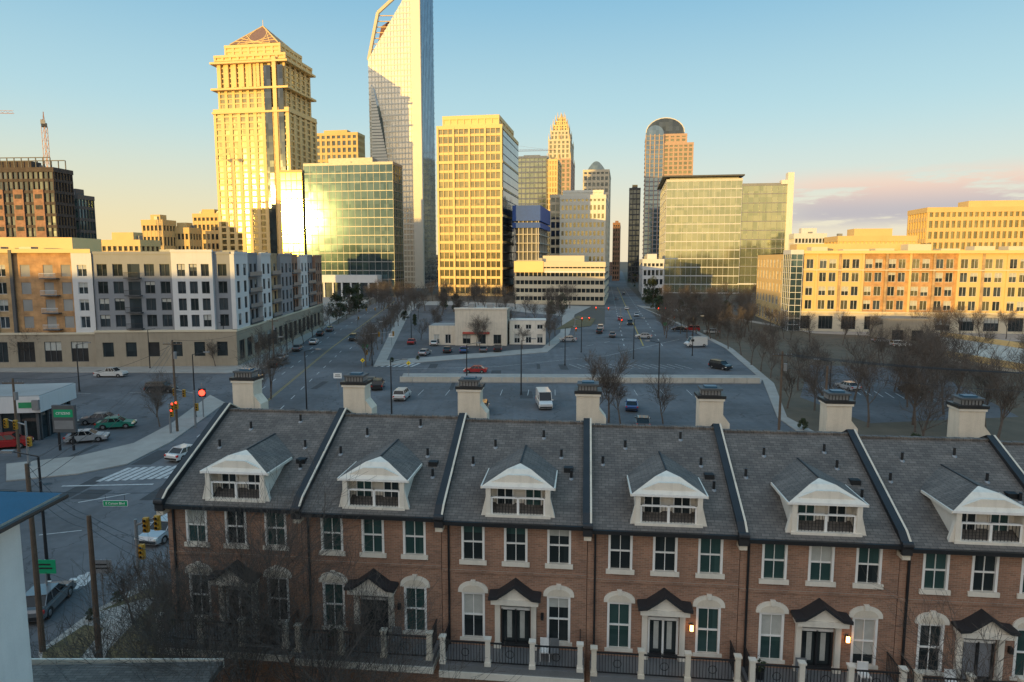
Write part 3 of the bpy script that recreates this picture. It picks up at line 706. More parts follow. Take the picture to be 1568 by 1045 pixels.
# small cream commercial buildings
mb=MB(); x0,y0=G(697,530); H=HZ(474,y0)
punched(mb,0,13.5,0,H,[(.6,3.0)],[3,7,11],2,STUC,(WIN,),DPAN); mb.box(0,13.5,.3,12,0,H-.3,STUC); mb.box(-.2,13.7,-.2,.5,H,H+.4,CREAM)
mb.M=SR(13.5); punched(mb,0,12,0,H,[(.6,3.0),(5.4,7)],[3,6,9],1.5,STUC,(WIN,),DPAN); mb.M=None
mb.M=T3((14,3,0)); punched(mb,0,9.5,0,6.4,[(.5,2.9),(4.2,5.4)],[2,5,8],1.5,CREAM,(WIN,),WPAN); mb.box(0,9.5,.3,9,0,6.3,CREAM); mb.box(-.1,9.6,-.1,.3,6.4,6.7,WPAN); mb.M=None
mb.M=T3((-7,1,0)); punched(mb,0,6.9,0,5.2,[(.5,2.9)],[2,5],1.5,STUC,(WIN,),WPAN); mb.box(0,6.9,.3,9,0,5.1,ROOFM); mb.M=None
for a in (3,8): mb.box(a,a+1.6,4,5.6,H,H+1.1,GREYM)
mb.prism([(-.6,3.2),(-.6,3.3),(.0,3.7),(.0,3.2)],'x',2,9,pm('red_awning',(.35,.06,.04),.8))
mb.obj('cream_shop_building',(x0,y0,0),-math.radians(3))
# left kiosk bank
mb=MB(); x0,y0=G(66,676)
mb.box(-16,0,0,9,3.6,5.6,WPAN); mb.box(-15.2,-.6,.6,8.5,0,3.6,WIN)
for a in range(8): mb.box(-15.5+a*2.1,-15.2+a*2.1,.45,.6,0,3.6,DPAN); 
for a in range(5): mb.box(-.6,-.4,.8+a*1.8,1.0+a*1.8,0,3.6,DPAN)
mb.box(-.75,.02,-.4,-.02,4.0,5.2,GREYM); mb.box(-2.4,-.5,-.06,-.01,4.2,4.9,pm('bank_green',(.02,.25,.10),.5))
mb.box(-15.9,-.1,.1,8.9,5.6,5.7,ROOFM)
mb.obj('bank_branch_building',(x0,y0,0),math.radians(8))
# ------------------------------------------------------------------ ground & roads
def sheet(name,pts,z,mat,kerb=None):
    mb=MB()
    if kerb: mb.prism(pts,'z',0.0,z,mat)
    else: mb.poly([(p[0],p[1],z) for p in pts],mat)
    return mb.obj(name)
mb=MB(); mb.poly([(-9000,-3000,0),(9000,-3000,0),(9000,14000,0),(-9000,14000,0)],GROUND); mb.obj('ground')
sheet('asphalt_pavement',[(-230,22),(-230,236),(60,236),(140,205),(230,205),(230,22)],.01,ASPH)
def strip(mb,p,q,w,z,mat):
    p=Vector(p);q=Vector(q);d=(q-p).normalized(); n=Vector((-d.y,d.x))*w/2
    mb.poly([(p.x-n.x,p.y-n.y,z),(q.x-n.x,q.y-n.y,z),(q.x+n.x,q.y+n.y,z),(p.x+n.x,p.y+n.y,z)],mat)
def dash(mb,p,q,w,z,mat,on,off):
    p=Vector(p);q=Vector(q);L=(q-p).length;d=(q-p).normalized();t=0
    while t<L: strip(mb,p+d*t,p+d*min(L,t+on),w,z,mat); t+=on+off
mb=MB(); a=G(500,540); b=G(604,462); 
strip(mb,a,b,18,.016,ASPH); c=(b[0]+(b[0]-a[0])*2.2,b[1]+(b[1]-a[1])*2.2); strip(mb,b,c,16,.018,ASPH); mb.obj('left_street')
mb=MB(); a=G(985,530); b=G(945,440); strip(mb,a,b,20,.014,ASPH); c=(b[0]+.155*900,b[1]+900); strip(mb,b,c,18,.02,ASPH); mb.obj('right_street')
sheet('apartment_sidewalk',[G(-80,570),G(348,572),G(398,568),G(425,552),G(492,506),G(520,488),G(585,449),(-300,460),(-300,130)],.13,SIDE,1)
sheet('centre_block_sidewalk',[G(572,562),G(640,556),G(838,540),G(872,512),G(880,482),G(905,470),G(700,462),G(628,462),G(612,480)],.13,SIDE,1)
sheet('centre_block_lot',[G(592,553),G(640,549),G(830,534),G(858,510),G(860,485),G(700,468),G(640,468),G(625,484)],.136,ASPHD)
sheet('grass_verge',[G(850,506),G(905,500),G(912,489),G(885,484)],.145,GRASS)
sheet('right_block_sidewalk',[G(975,468),G(1050,502),G(1112,535),G(1168,584),G(1190,640),G(1260,690),(130,70),(180,205),(95,212),(80,300)],.13,SIDE,1)
sheet('right_block_litter',[G(985,472),G(1058,503),G(1122,535),G(1185,588),G(1205,640),G(1280,680),(120,75),(150,180),(92,206),(78,290)],.136,LITTER)
sheet('side_parking_lot',[G(1240,560),G(1420,566),G(1560,640),G(1330,650),G(1225,610)],.15,ASPHD)
sheet('left_corner_sidewalk',[G(10,738),G(120,727),G(195,712),G(262,678),G(345,618),G(322,606),G(262,650),G(205,680),G(120,700),G(10,712)],.13,SIDE,1)
sheet('corner_sidewalk',[G(55,1100),G(60,1000),G(140,940),G(228,893),G(280,893),G(330,1100)],.13,SIDE,1)
sheet('corner_grass',[G(150,1045),G(165,1000),G(235,925),G(268,925),G(300,1045)],.136,GRASS)
sheet('corner_grass',[G(62,1040),G(66,1002),G(130,960),G(160,965),G(100,1040)],.136,GRASS)
sheet('dry_lawn',[G(150,940),G(225,905),G(275,903),G(270,920),G(228,918)],.136,GRASS)
sheet('rear_lot',[(-14,48),(-14,92),(52,92),(52,48)],.02,ASPHD)
# concrete median barrier
mb=MB(); p=[G(612,586),G(1165,588),G(1168,576),G(618,573)]
mb.prism(p,'z',0,.16,SIDE)
for i in range(28):
    a=Vector(p[0]).lerp(Vector(p[1]),i/28); b=Vector(p[0]).lerp(Vector(p[1]),(i+.96)/28)
    mb.prism([(a.x,a.y+.3),(b.x,b.y+.3),(b.x,b.y+.6),(a.x,a.y+.6)],'z',.16,1.0,CONC)
mb.obj('concrete_median_barrier')
mb=MB()
p=[G(560,552),G(720,548),G(900,530),G(1010,508)]
for a,b in zip(p,p[1:]): dash(mb,a,b,.2,.03,MARK,3,6)
p=[G(600,566),G(760,562),G(930,545),G(1040,520)]
for a,b in zip(p,p[1:]): strip(mb,a,b,.15,.03,MARK)
for k in range(12):
    a=G(640+k*42,606); strip(mb,a,(a[0]+.3,a[1]+5),.1,.03,MARK)
for k in range(14):
    a=G(890+k*13,565); strip(mb,a,(a[0]-2,a[1]+6),.15,.03,MARK)
for k in range(9):
    a=G(150+k*13,738-k*.6); strip(mb,a,(a[0]+.7,a[1]+4.6),.55,.03,MARK)
for k in range(8):
    a=Vector(G(62,905)).lerp(Vector(G(150,872)),k/7); strip(mb,a,(a[0]+.5,a[1]-2.6),.4,.03,MARK)
for k in range(7):
    a=G(575+k*9,562); strip(mb,a,(a[0]+1.2,a[1]+5),.6,.03,MARK)
a=G(235,760);b=G(505,535); a=Vector(a);b=Vector(b)
dash(mb,a.lerp(b,.2)+Vector((3.4,0)),b+Vector((3.4,0)),.15,.03,MARK,3,5); dash(mb,a.lerp(b,.2)-Vector((3.4,0)),b-Vector((3.4,0)),.15,.03,MARK,3,5)
strip(mb,a.lerp(b,.25)+Vector((.15,0)),b+Vector((.15,0)),.1,.03,MARKY); strip(mb,a.lerp(b,.25)-Vector((.15,0)),b-Vector((.15,0)),.1,.03,MARKY)
c=Vector(G(604,462)); strip(mb,b,c,.25,.03,MARKY); 
for s in (-5,5): dash(mb,b+Vector((s,0)),c+Vector((s,0)),.2,.03,MARK,4,8)
a=Vector(G(985,530));b=Vector(G(945,440))
for s in (-5,5): dash(mb,a+Vector((s,0)),b+Vector((s,0)),.25,.03,MARK,4,8)
strip(mb,a,b,.35,.03,MARKY)
dash(mb,G(0,606),G(370,598),.14,.03,MARK,4,6); dash(mb,G(60,820),G(240,800),.14,.03,MARK,3,5)
strip(mb,G(95,745),G(235,742),.3,.03,MARK); strip(mb,G(120,770),G(200,756),.2,.03,MARK)
for k in range(16): a=G(1250+k*17,600+k*1.6); strip(mb,a,(a[0]+1.2,a[1]+5),.12,.156,MARK)
mb.obj('road_markings')
PATCH=pm('asphalt_patch',(.045,.047,.05),.85,var=.3); mb=MB()
r=random.Random(3)
for k in range(36):
    x,y=G(r.uniform(40,1100),r.uniform(560,800)); ww=r.uniform(.6,2.4); hh=r.uniform(2,9); t=r.uniform(-.15,.15)
    mb.poly([(x,y,.021+k*.0002),(x+ww,y+t,.021+k*.0002),(x+ww+t,y+hh,.021+k*.0002),(x+t,y+hh+t,.021+k*.0002)],PATCH)
for k in range(20):
    x,y=G(r.uniform(60,1000),r.uniform(570,800)); mb.poly([(x+.4*math.cos(j*.628),y+.4*math.sin(j*.628),.0285) for j in range(10)],DARKM)
mb.obj('pavement_patches')
# ramp at right
mb=MB()
p=[G(1425,548),G(1700,600),G(1700,560),G(1440,520)]
mb.prism(p,'z',0,.9,CONC)
for a,b in ((p[0],p[1]),(p[3],p[2])):
    a=Vector(a);b=Vector(b); d=(b-a).normalized(); n=Vector((-d.y,d.x))*.2
    mb.prism([(a-n)[:],(b-n)[:],(b+n)[:],(a+n)[:]],'z',.9,2.2,TAN)
mb.obj('concrete_ramp')
mb=MB(); x0,y0=G(1350,522); punched(mb,0,13,0,6.2,[(.1,3)],[4,9],3,BEIGE,(DARKM,),None); mb.box(0,13,.4,10,0,6.1,BEIGE); mb.obj('parking_entrance_structure',(x0,y0,0),-TH)
# ------------------------------------------------------------------ trees
def tube_tree(mb,pos,h,seed,depth=4,spread=.55,kids=(6,5,5,4),r0=None,twig=.006,mat=BARK):
    r=random.Random(seed)
    def br(p,d,L,rad,lv):
        n=3 if lv<2 else 2
        n+=(1 if lv==0 else 0)
        pts=[p]; dd=d.copy()
        for i in range(n):
            dd=(dd+Vector((r.uniform(-1,1),r.uniform(-1,1),r.uniform(-.4,.9)))*.16).normalized()
            pts.append(pts[-1]+dd*L/n)
        m=len(pts)-1; sides=(7,5,4,3,3,3)[lv]
        for i in range(m):
            ra=rad*(1-.6*i/m); rb=rad*(1-.6*(i+1)/m)
            mb.cyl(pts[i],pts[i+1],max(twig,ra),max(twig*.7,rb),mat,sides,False)
        if lv>=depth: return
        k=kids[min(lv,len(kids)-1)]
        for j in range(k):
            t=r.uniform(.35 if lv==0 else .2,1.0) if j<k-1 else 1.0
            f=t*m; i=min(m-1,int(f)); q=pts[i].lerp(pts[i+1],f-i)
            ax=dd.orthogonal().normalized(); ax.rotate(Matrix.Rotation(r.uniform(0,6.283),3,dd))
            a=spread*r.uniform(.6,1.4)*(1 if lv<2 else 1.25)
            nd=(dd*math.cos(a)+ax*math.sin(a)+Vector((0,0,.12))).normalized()
            br(q,nd,L*r.uniform(.5,.78),max(twig,rad*(1-.6*t)*.62),lv+1)
    br(Vector(pos),Vector((0,0,1)),h*.42,r0 or h*.017,0)
BT=[]
for k in range(4):
    mb=MB(); tube_tree(mb,(0,0,0),10,40+k,4,.55,(7,6,5,4),.16,.016); BT.append(mb.mesh('bare_tree_mesh'))
def btree(x,y,h,k=None): link('bare_tree',BT[rnd.randrange(4) if k is None else k],(x,y,0.1),rnd.uniform(0,6.28),h/10)
for (x,y,h,s) in ((-9.4,23.8,13.5,3),(-12.8,24.8,12.4,5),(-6.0,24.4,12.2,9),(-14.6,25.6,11.0,12),(-7.8,25.0,12.6,21),(16.9,21.0,10,14)):
    mb=MB(); tube_tree(mb,(0,0,0),h,s,5,.5,(7,6,5,4,3),.13,.006,BARKF); mb.obj('bare_tree',(x,y,0))
for i in range(40):
    u=rnd.uniform(1180,1600); v=rnd.uniform(545,690); x,y=G(u,v)
    if x<38 or y<58: continue
    btree(x,y,rnd.uniform(8,12.5))
for u,v,h in ((932,648,10.5),(915,640,8),(950,652,8),(1015,650,7),(905,600,7),(1095,520,8),(1115,535,9),(1135,545,9),(1150,560,9),(1128,520,9),(1165,570,9),(1180,580,8),
   (45,560,10),(40,562,8),(60,562,8),(395,560,7),(410,555,7),(330,562,6),(240,640,7),(245,655,6),(400,620,9),(415,612,9),(840,505,10),(850,515,9),(820,500,9),(860,500,9),(700,490,9),(725,515,7),(665,500,8),(640,490,9),(760,520,7),(735,540,8),(800,535,6),
   (610,500,8),(620,490,8),(790,520,6),(1290,530,9),(1330,528,9),(1400,520,9),(1440,520,10),(1470,515,10),(1500,520,9),(1540,520,9),(1380,540,7),(1180,510,9),(1150,505,9),(1200,520,8),(1240,525,9),(1210,522,8),(1420,518,10),(230,985,5),(205,960,5),(258,990,5),(270,960,5)):
    btree(*G(u,v),h)
for i in range(14):
    t=i/13; btree(*G(410+(588-410)*t**.8,560-(560-455)*t**.8),rnd.uniform(6.5,9))
for i in range(12):
    t=i/11; btree(*G(560+(628-560)*t,562-(562-468)*t),rnd.uniform(7,10))
for i in range(55):
    btree(*G(rnd.choice((rnd.uniform(600,780),rnd.uniform(780,880),rnd.uniform(560,640))),rnd.uniform(458,484)),rnd.uniform(9,13))
for i in range(16): btree(*G(rnd.uniform(640,860),rnd.uniform(488,535)),rnd.uniform(6,9))
for i in range(45): btree(*G(rnd.uniform(1010,1165),rnd.uniform(462,520)),rnd.uniform(9,13))
def leafy(seed,h,w,n=2600,cone=False):
    r=random.Random(seed); mb=MB()
    mb.cyl((0,0,0),(0,0,h*.5),.2,.12,BARK,6)
    cl=[]
    for i in range(26):
        z=r.uniform(.15,.95); ww=w*(1-z)*1.1 if cone else w*math.sin(math.pi*min(1,z*.9+.08))
        t=r.uniform(0,6.28); q=r.uniform(.2,1)*ww; c=Vector((math.cos(t)*q,math.sin(t)*q,z*h)); cl.append((c,r.uniform(.12,.24)*h*.7))
        mb.cyl((0,0,z*h*.7),c,.06,.02,BARK,3)
    for i in range(n):
        c,s=r.choice(cl); d=Vector((r.gauss(0,1),r.gauss(0,1),r.gauss(0,.8))).normalized()*s*r.uniform(.5,1.05)
        p=c+d; a=Vector((r.uniform(-1,1),r.uniform(-1,1),r.uniform(-1,1))).normalized()*r.uniform(.1,.24); b=a.orthogonal().normalized()*a.length*.7
        mb.poly([tuple(p-a),tuple(p+b),tuple(p+a),tuple(p-b)],LEAF)
    return mb.mesh('evergreen_mesh')
EV=[leafy(1,8,2.6),leafy(2,8,2.2,2600,True),leafy(3,6,2.6)]
def etree(u,v,h):
    x,y=G(u,v); link('evergreen_tree',rnd.choice(EV),(x,y,.1),rnd.uniform(0,6.28),h/8)
for u,v,h in ((1000,470,14),(1010,480,10),(990,465,10),(1090,500,8),(1110,505,9),(1080,490,8),(1060,482,8),(1040,478,7),(515,490,10),(535,482,12),(550,478,12),(700,478,8),(680,474,9),(620,492,5),(635,500,4),(860,478,8),(845,484,6)):
    etree(u,v,h)
mb=MB()
r=random.Random(5)
for i in range(4200):
    D=r.uniform(560,900); x=r.uniform(-.9,.9)*D
    if .11<x/D<.17: continue
    z=r.uniform(0,10); a=r.uniform(1,2.2); t=r.uniform(0,3.14)
    mb.poly([(x-a*math.cos(t),D-a*math.sin(t),z),(x+a*math.cos(t),D+a*math.sin(t),z+r.uniform(-.5,.5)),(x+r.uniform(-1,1),D,z+r.uniform(1,2.5))],LEAF if i%3==0 else BARK)
mb.obj('distant_tree_line')
for u,v,h in ((600,556,1.2),(640,552,1),(1490,690,2),(1400,690,2),(140,952,.8),(180,925,.8),(250,915,.9),(1230,660,1.6)):
    x,y=G(u,v); link('shrub',EV[2],(x,y,.05),rnd.uniform(0,6),h/6)
# ------------------------------------------------------------------ vehicles
GLASSC=pm('car_glass',(.015,.018,.02),.08,.2,var=.1); TYRE=pm('tyre',(.02,.02,.02),.9); HUB=pm('wheel_hub',(.35,.35,.36),.35,.8)
RL=pm('tail_light_red',(.5,.02,.01),.3); HL=pm('head_light',(.7,.7,.65),.2)
PC={}
def paint(c):
    k=tuple(c)
    if k not in PC:
        q=N('car_paint'); q.b.inputs['Base Color'].default_value=(*c,1); q.b.inputs['Metallic'].default_value=.25; q.b.inputs['Roughness'].default_value=.3; q.b.inputs['Coat Weight'].default_value=.6
        n=q.noise(q.oc(),3,3); q.l(q.mix(n,c,[x*.8 for x in c]),q.b.inputs['Base Color']); PC[k]=q.m
    return PC[k]
SH={'car':dict(L=4.6,w=.9,belt=.95,top=1.45,hood=1.1,c0=-1.75,c1=1.05,t0=-1.15,t1=.35,hz=.85,tz=.95),
    'suv':dict(L=4.8,w=.95,belt=1.15,top=1.75,c0=-2.3,c1=1.2,t0=-2.1,t1=.6,hz=1.05,tz=1.15),
    'van':dict(L=5.6,w=1.0,belt=1.3,top=2.5,c0=-2.75,c1=2.1,t0=-2.7,t1=1.4,hz=1.15,tz=1.3),
    'pickup':dict(L=5.6,w=.98,belt=1.15,top=1.8,c0=-.6,c1=1.4,t0=-.45,t1=.75,hz=1.1,tz=1.1)}
MC={}
def carmesh(ty,col):
    k=(ty,tuple(col))
    if k in MC: return MC[k]
    s=SH[ty]; mb=MB(); p=paint(col); L=s['L']/2; w=s['w']; bz=s['belt']
    wr=.34; wx=(-L+.95,L-.95)
    prof=[(-L,.35),(-L+.02,s['tz']-.15),(-L+.15,s['tz']),(s['c0'],bz),(s['c1'],bz),(L-.25,s['hz']-.03),(L-.02,s['hz']-.25),(L,.35)]
    bot=[]
    for c in reversed(wx):
        bot+=[(c+.42*math.cos(math.pi*t/6),.3+.42*math.sin(math.pi*t/6)) for t in range(7)]
    mb.prism([(L,.3)]+bot+[(-L,.3)]+prof[1:-1] + [(L,.35)],'y',-w+.06,w-.06,p)
    mb.prism([(L-.04,.34)]+bot+[(-L+.04,.34)]+[(-L+.06,s['tz']-.3),(s['c0'],bz-.16),(s['c1'],bz-.16),(L-.08,s['hz']-.28)],'y',-w,w,p)
    for sy in (-1,1):
        for c in wx:
            mb.cyl((c,sy*(w-.22),wr),(c,sy*(w-.01),wr),wr,wr,TYRE,14); mb.cyl((c,sy*(w-.03),wr),(c,sy*(w+.005),wr),.2,.18,HUB,10)
        mb.box(L-.25,L+.01,sy*(w-.1)-.18,sy*(w-.1)+.05,.62,.78,HL); mb.box(-L-.01,-L+.2,sy*(w-.1)-.15,sy*(w-.1)+.05,.7,.9,RL)
        mb.box(s['c1']-.35,s['c1']-.15,sy*w-.02,sy*w+.16*sy+.02,bz,bz+.13,p)
    tw=w-.22 if ty!='van' else w-.1
    b0=[(s['c0'],-w+.08,bz-.01),(s['c1'],-w+.08,bz-.01),(s['c1'],w-.08,bz-.01),(s['c0'],w-.08,bz-.01)]
    t0=[(s['t0'],-tw,s['top']-.05),(s['t1'],-tw,s['top']-.05),(s['t1'],tw,s['top']-.05),(s['t0'],tw,s['top']-.05)]
    g=GLASSC
    fcs=[((1,2,6,5),g),((3,0,4,7),g if ty!='van' else p),((0,1,5,4),g if ty!='van' else p),((2,3,7,6),g if ty!='van' else p)]
    for f,m_ in fcs: mb.add(b0+t0,[f],m_)
    mb.box(s['t0']-.05,s['t1']+.05,-tw-.02,tw+.02,s['top']-.06,s['top'],p)
    for sy in (-1,1):
        for fx in (0,.35,.68,1):
            bx=s['c0']+(s['c1']-s['c0'])*fx; tx=s['t0']+(s['t1']-s['t0'])*fx
            mb.beam((bx,sy*(w-.07),bz),(tx,sy*(tw+.01),s['top']-.04),.05,p)
    if ty=='van':
        for sy in (-1,1): mb.box(.9,1.7,sy*(w-.06)-.03,sy*(w-.06)+.03,1.4,2.0,g)
    if ty=='pickup': mb.box(-L+.15,-.7,-w+.15,w-.15,1.09,1.12,DARKM)
    mb.box(L-.05,L+.04,-w+.1,w-.1,.35,.55,DARKM); mb.box(-L-.04,-L+.05,-w+.1,w-.1,.35,.55,DARKM)
    MC[k]=mb.mesh('vehicle_mesh'); return MC[k]
WH=(.72,.72,.7); BK=(.02,.02,.022); GR=(.16,.17,.18); SI=(.45,.46,.47); RD=(.4,.02,.02); GN=(.03,.25,.18); BL=(.03,.09,.25)
NM={'car':'sedan_car','suv':'suv_car','van':'delivery_van','pickup':'pickup_truck'}
LS=96; RS=81
for u,v,hd,c,ty in [(168,578,0,WH,'pickup'),(197,560,0,WH,'van'),(245,602,5,BK,'suv'),(130,678,20,SI,'car'),(175,657,15,GN,'car'),(148,650,195,GR,'car'),(283,703,LS-25,WH,'car'),
 (615,612,LS-10,WH,'suv'),(833,624,-86,WH,'van'),(728,572,175,RD,'car'),(1066,532,-170,WH,'van'),(1104,566,-60,BK,'suv'),(968,628,80,BL,'car'),(986,519,170,SI,'car'),
 (505,508,LS,GR,'car'),(540,522,-84,BK,'suv'),(430,553,LS,SI,'car'),(578,596,95,BK,'suv'),(568,590,95,GR,'car'),(685,541,90,BK,'car'),(710,541,90,BL,'car'),(740,540,90,GR,'car'),(762,539,90,BK,'suv'),(650,545,80,SI,'car'),
 (250,826,-100,SI,'car'),(62,938,100,GR,'car'),(8,688,20,RD,'suv'),(870,524,180,SI,'car'),(918,511,RS,BK,'car'),(938,517,RS,GR,'car'),(920,506,RS,SI,'suv'),(1380,533,0,WH,'suv'),(1350,526,0,SI,'car'),
 (480,528,LS,WH,'car'),(455,538,LS,GR,'car'),(600,470,LS,WH,'car'),(610,475,-84,BK,'car'),(950,492,RS,RD,'car'),(965,498,RS+180,BK,'suv'),(960,475,RS,WH,'car'),(944,460,RS,GR,'car'),(955,452,RS,BK,'car'),(975,485,RS+180,SI,'car'),
 (1040,508,170,BK,'car'),(1090,512,170,SI,'car'),(1060,508,170,RD,'suv'),(738,632,90,BK,'suv'),(985,655,80,BK,'car'),(665,530,90,WH,'car'),(630,528,90,RD,'car'),(420,562,LS,BK,'suv'),(490,515,LS,BK,'car'),
 (1300,598,100,SI,'car'),(1400,605,100,BK,'suv')]:
    x,y=G(u,v); link(NM[ty],carmesh(ty,c),(x,y+.5,.03 if v>560 else .14),math.radians(hd))
# ------------------------------------------------------------------ street furniture
LAMPG=pm('lamp_lens',(.6,.6,.55),.3)
def lamp(u,v,h,side=1):
    x,y=G(u,v); mb=MB(); mb.cyl((0,0,0),(0,0,h),.12,.07,DARKM,8); mb.cyl((0,0,0),(0,0,.4),.2,.14,DARKM,8)
    mb.cyl((0,0,h),(side*1.8,0,h+.35),.05,.04,DARKM,6); mb.box(min(side*1.6,side*2.4),max(side*1.6,side*2.4),-.16,.16,h+.28,h+.42,GREYM); mb.box(min(side*1.7,side*2.3),max(side*1.7,side*2.3),-.12,.12,h+.25,h+.279,LAMPG)
    mb.obj('street_lamp',(x,y,0))
for a in ((470,632,9,1),(345,560,9,-1),(230,565,8,1),(122,600,8,1),(715,600,8,1),(798,605,9,1),(1008,610,9,-1),(570,560,9,1),(440,545,8,1),(865,560,8,1),(970,550,9,1),(890,540,8,-1),(1060,545,9,1),(630,520,8,1),(300,640,9,1),(75,895,9,-1),(600,640,8,1),(735,525,7,1),(1015,500,8,1),(1268,640,8,-1),(415,600,9,1)): lamp(*a)
def upole(u,v,h,arm=1):
    x,y=G(u,v); mb=MB(); mb.cyl((0,0,0),(0,0,h),.17,.11,WOOD,9)
    if arm:
        mb.box(-1.2,1.2,-.06,.06,h-.6,h-.48,WOOD); mb.cyl((.35,-.2,h-2.4),(.35,-.2,h-1.5),.22,.22,GREYM,10)
        for k in (-1.1,-.5,.5,1.1): mb.cyl((k,0,h-.48),(k,0,h-.3),.04,.03,GREYM,6)
    mb.obj('utility_pole',(x,y,0)); return Vector((x,y,h))
P1=upole(1192,672,11); P2=upole(272,662,12); P3=upole(155,1040,9,0); P4=upole(66,1000,11,0); P5=upole(420,560,10); P6=upole(1260,690,10,0)
P7=Vector((75,62,11.5)); P8=upole(30,700,9)
def wire(a,b,sag,r=.02):
    mb=MB(); n=14; pv=None
    for i in range(n+1):
        t=i/n; p=a.lerp(b,t); p.z-=sag*4*t*(1-t)
        if pv: mb.cyl(pv,p,r,r,DARKM,3,False)
        pv=p
    return mb.obj('overhead_wire')
for k in (-1.1,-.4,.5,1.1): wire(P1+Vector((k,0,-.4)),P7+Vector((k,0,0)),1.0); 
wire(P1+Vector((0,0,-2)),P7-Vector((0,0,2)),1.2)
for k in (0,.6,1.4): wire(P4-Vector((0,0,k)),P3+Vector((0,0,-k*.5)),.5,.015); wire(P3-Vector((0,0,k*.5)),Vector((-14,29.5,9-k)),.4,.015); wire(P4-Vector((0,0,k)),P2-Vector((0,0,k)),1.4,.018)
wire(P2,P5,1.5); wire(P2-Vector((0,0,.6)),P8,1.5); wire(P5,Vector((-72,230,10)),2)
RED=em('signal_red',(1,.03,.02),9); AMB=pm('signal_housing_yellow',(.45,.24,.02),.5)
def signal(x,y,z,mb,lit='r'):
    mb.box(x-.17,x+.17,y-.12,y+.12,z-.5,z+.5,AMB)
    for k,dz in enumerate((.32,0,-.32)):
        mb.cyl((x,y-.125,z+dz),(x,y-.15,z+dz),.11,.11,RED if (k==0 and lit=='r') else DARKM,10); mb.cyl((x,y-.13,z+dz+.03),(x,y-.28,z+dz+.03),.14,.13,AMB,10,False)
def mast(u,v,h,L,dirx,name='traffic_signal',lit='r'):
    x,y=G(u,v); mb=MB(); mb.cyl((0,0,0),(0,0,h),.15,.1,GREYM,9); mb.cyl((0,0,h-.4),(dirx*L,0,h+.2),.09,.05,GREYM,7)
    for f in (.5,1): signal(dirx*L*f,-.1,h-.5+.3*f,mb,lit)
    signal(.35,-.1,2.8,mb,lit); mb.obj(name,(x,y,0))
mast(300,655,5,2.5,-1,lit='n'); mast(262,665,4,1,1); mast(45,715,5,2,-1,lit='n'); mast(950,505,7,8,-1); mast(560,560,7,6,1,lit='n'); mast(548,500,6,6,1,lit='n'); mast(1030,500,6,5,-1); mast(215,905,5,1.5,1,lit='n'); mast(880,520,6,4,1)
LED=em('signal_glow_red',(1,.04,.02),6)
x,y=G(312,640); mb=MB(); mb.cyl((0,0,0),(0,0,5),.09,.07,GREYM,8); mb.cyl((0,-.1,3.6),(0,-.2,3.6),.42,.42,LED,14); mb.box(-.5,.5,-.09,.0,3.0,4.2,DARKM); mb.obj('red_stop_signal',(x,y,0))
SGN=pm('sign_green',(.0,.30,.13),.5,var=.05)
def textmesh(body,size,mat,loc,rot=(math.pi/2,0,0),parent=None):
    cu=bpy.data.curves.new('t','FONT'); cu.body=body; cu.size=size; cu.extrude=.01; cu.align_x='CENTER'; cu.align_y='CENTER'; cu.materials.append(mat)
    o=bpy.data.objects.new('lettering',cu); sc.collection.objects.link(o); o.location=loc; o.rotation_euler=rot; o.parent=parent; return o
SY=55.0; SX=(172-CU)/F*(SY*cP+1.9); SZ=HZ(771,SY)
mb=MB(); mb.box(-1.0,1.0,-.02,.02,-.22,.22,SGN); mb.box(-1.03,1.03,-.015,.015,-.25,.25,WHITE); mb.cyl((-.8,0,.22),(-.8,0,.7),.015,.015,DARKM,4); mb.cyl((.8,0,.22),(.8,0,.7),.015,.015,DARKM,4)
o=mb.obj('street_name_sign',(SX,SY,SZ)); textmesh('E Carson Blvd',.28,WHITE,(0,-.035,0),parent=o)
wire(Vector((SX-20,SY,SZ+2.4)),Vector((SX+16,SY+1,SZ+1.6)),1.3)
mb=MB(); mb.cyl((0,0,0),(0,0,SZ+1.8),.15,.1,WOOD,8); mb.obj('span_wire_pole',(SX+16,SY+1,0))
mb=MB(); mb.cyl((0,0,0),(0,0,SZ+2.5),.15,.1,WOOD,8); mb.obj('span_wire_pole',(SX-20,SY,0))
x,y=G(103,690); mb=MB(); mb.box(-.9,-.7,-.1,.1,0,5.2,DARKM); mb.box(.7,.9,-.1,.1,0,5.2,DARKM); mb.box(-1.3,1.3,-.2,.2,2.2,5.4,DPAN); mb.box(-1.1,1.1,-.22,-.2,4.0,4.9,SGN); mb.box(-1.1,1.1,-.22,-.2,2.6,3.6,GREYM)
o=mb.obj('bank_pylon_sign',(x,y,0)); textmesh('CITIZENS',.4,WHITE,(0,-.24,4.45),parent=o)
for u,v,c in ((518,600,WHITE),(560,548,SGN),(75,930,SGN),(600,530,WHITE),(1018,510,SGN),(985,440,BLUE),(690,512,WHITE),(160,930,GREYM)):
    x,y=G(u,v); mb=MB(); mb.cyl((0,0,0),(0,0,3.2),.05,.05,GREYM,6); mb.box(-.7,.7,-.09,-.05,2.3,3.2,c); mb.box(-.5,.5,-.1,-.091,2.6,2.7,DARKM); mb.box(-.4,.4,-.1,-.091,2.85,2.95,DARKM); mb.obj('roadside_sign',(x,y,0))
YS=pm('warning_yellow',(.75,.55,.03),.5)
for u,v in ((550,600),(556,575),(626,580)):
    x,y=G(u,v); mb=MB(); mb.cyl((0,0,0),(0,0,3.4),.05,.05,GREYM,6); mb.prism([(0,2.5),(.45,2.95),(0,3.4),(-.45,2.95)],'y',-.09,-.06,YS); mb.cyl((0,-.1,3.0),(0,-.1,2.8),.1,.1,DARKM,6); mb.obj('warning_sign',(x,y,0))
x,y=G(160,556); mb=MB(); GM=pm('green_paint',(.01,.28,.12),.5)
h=HZ(452,y)-1
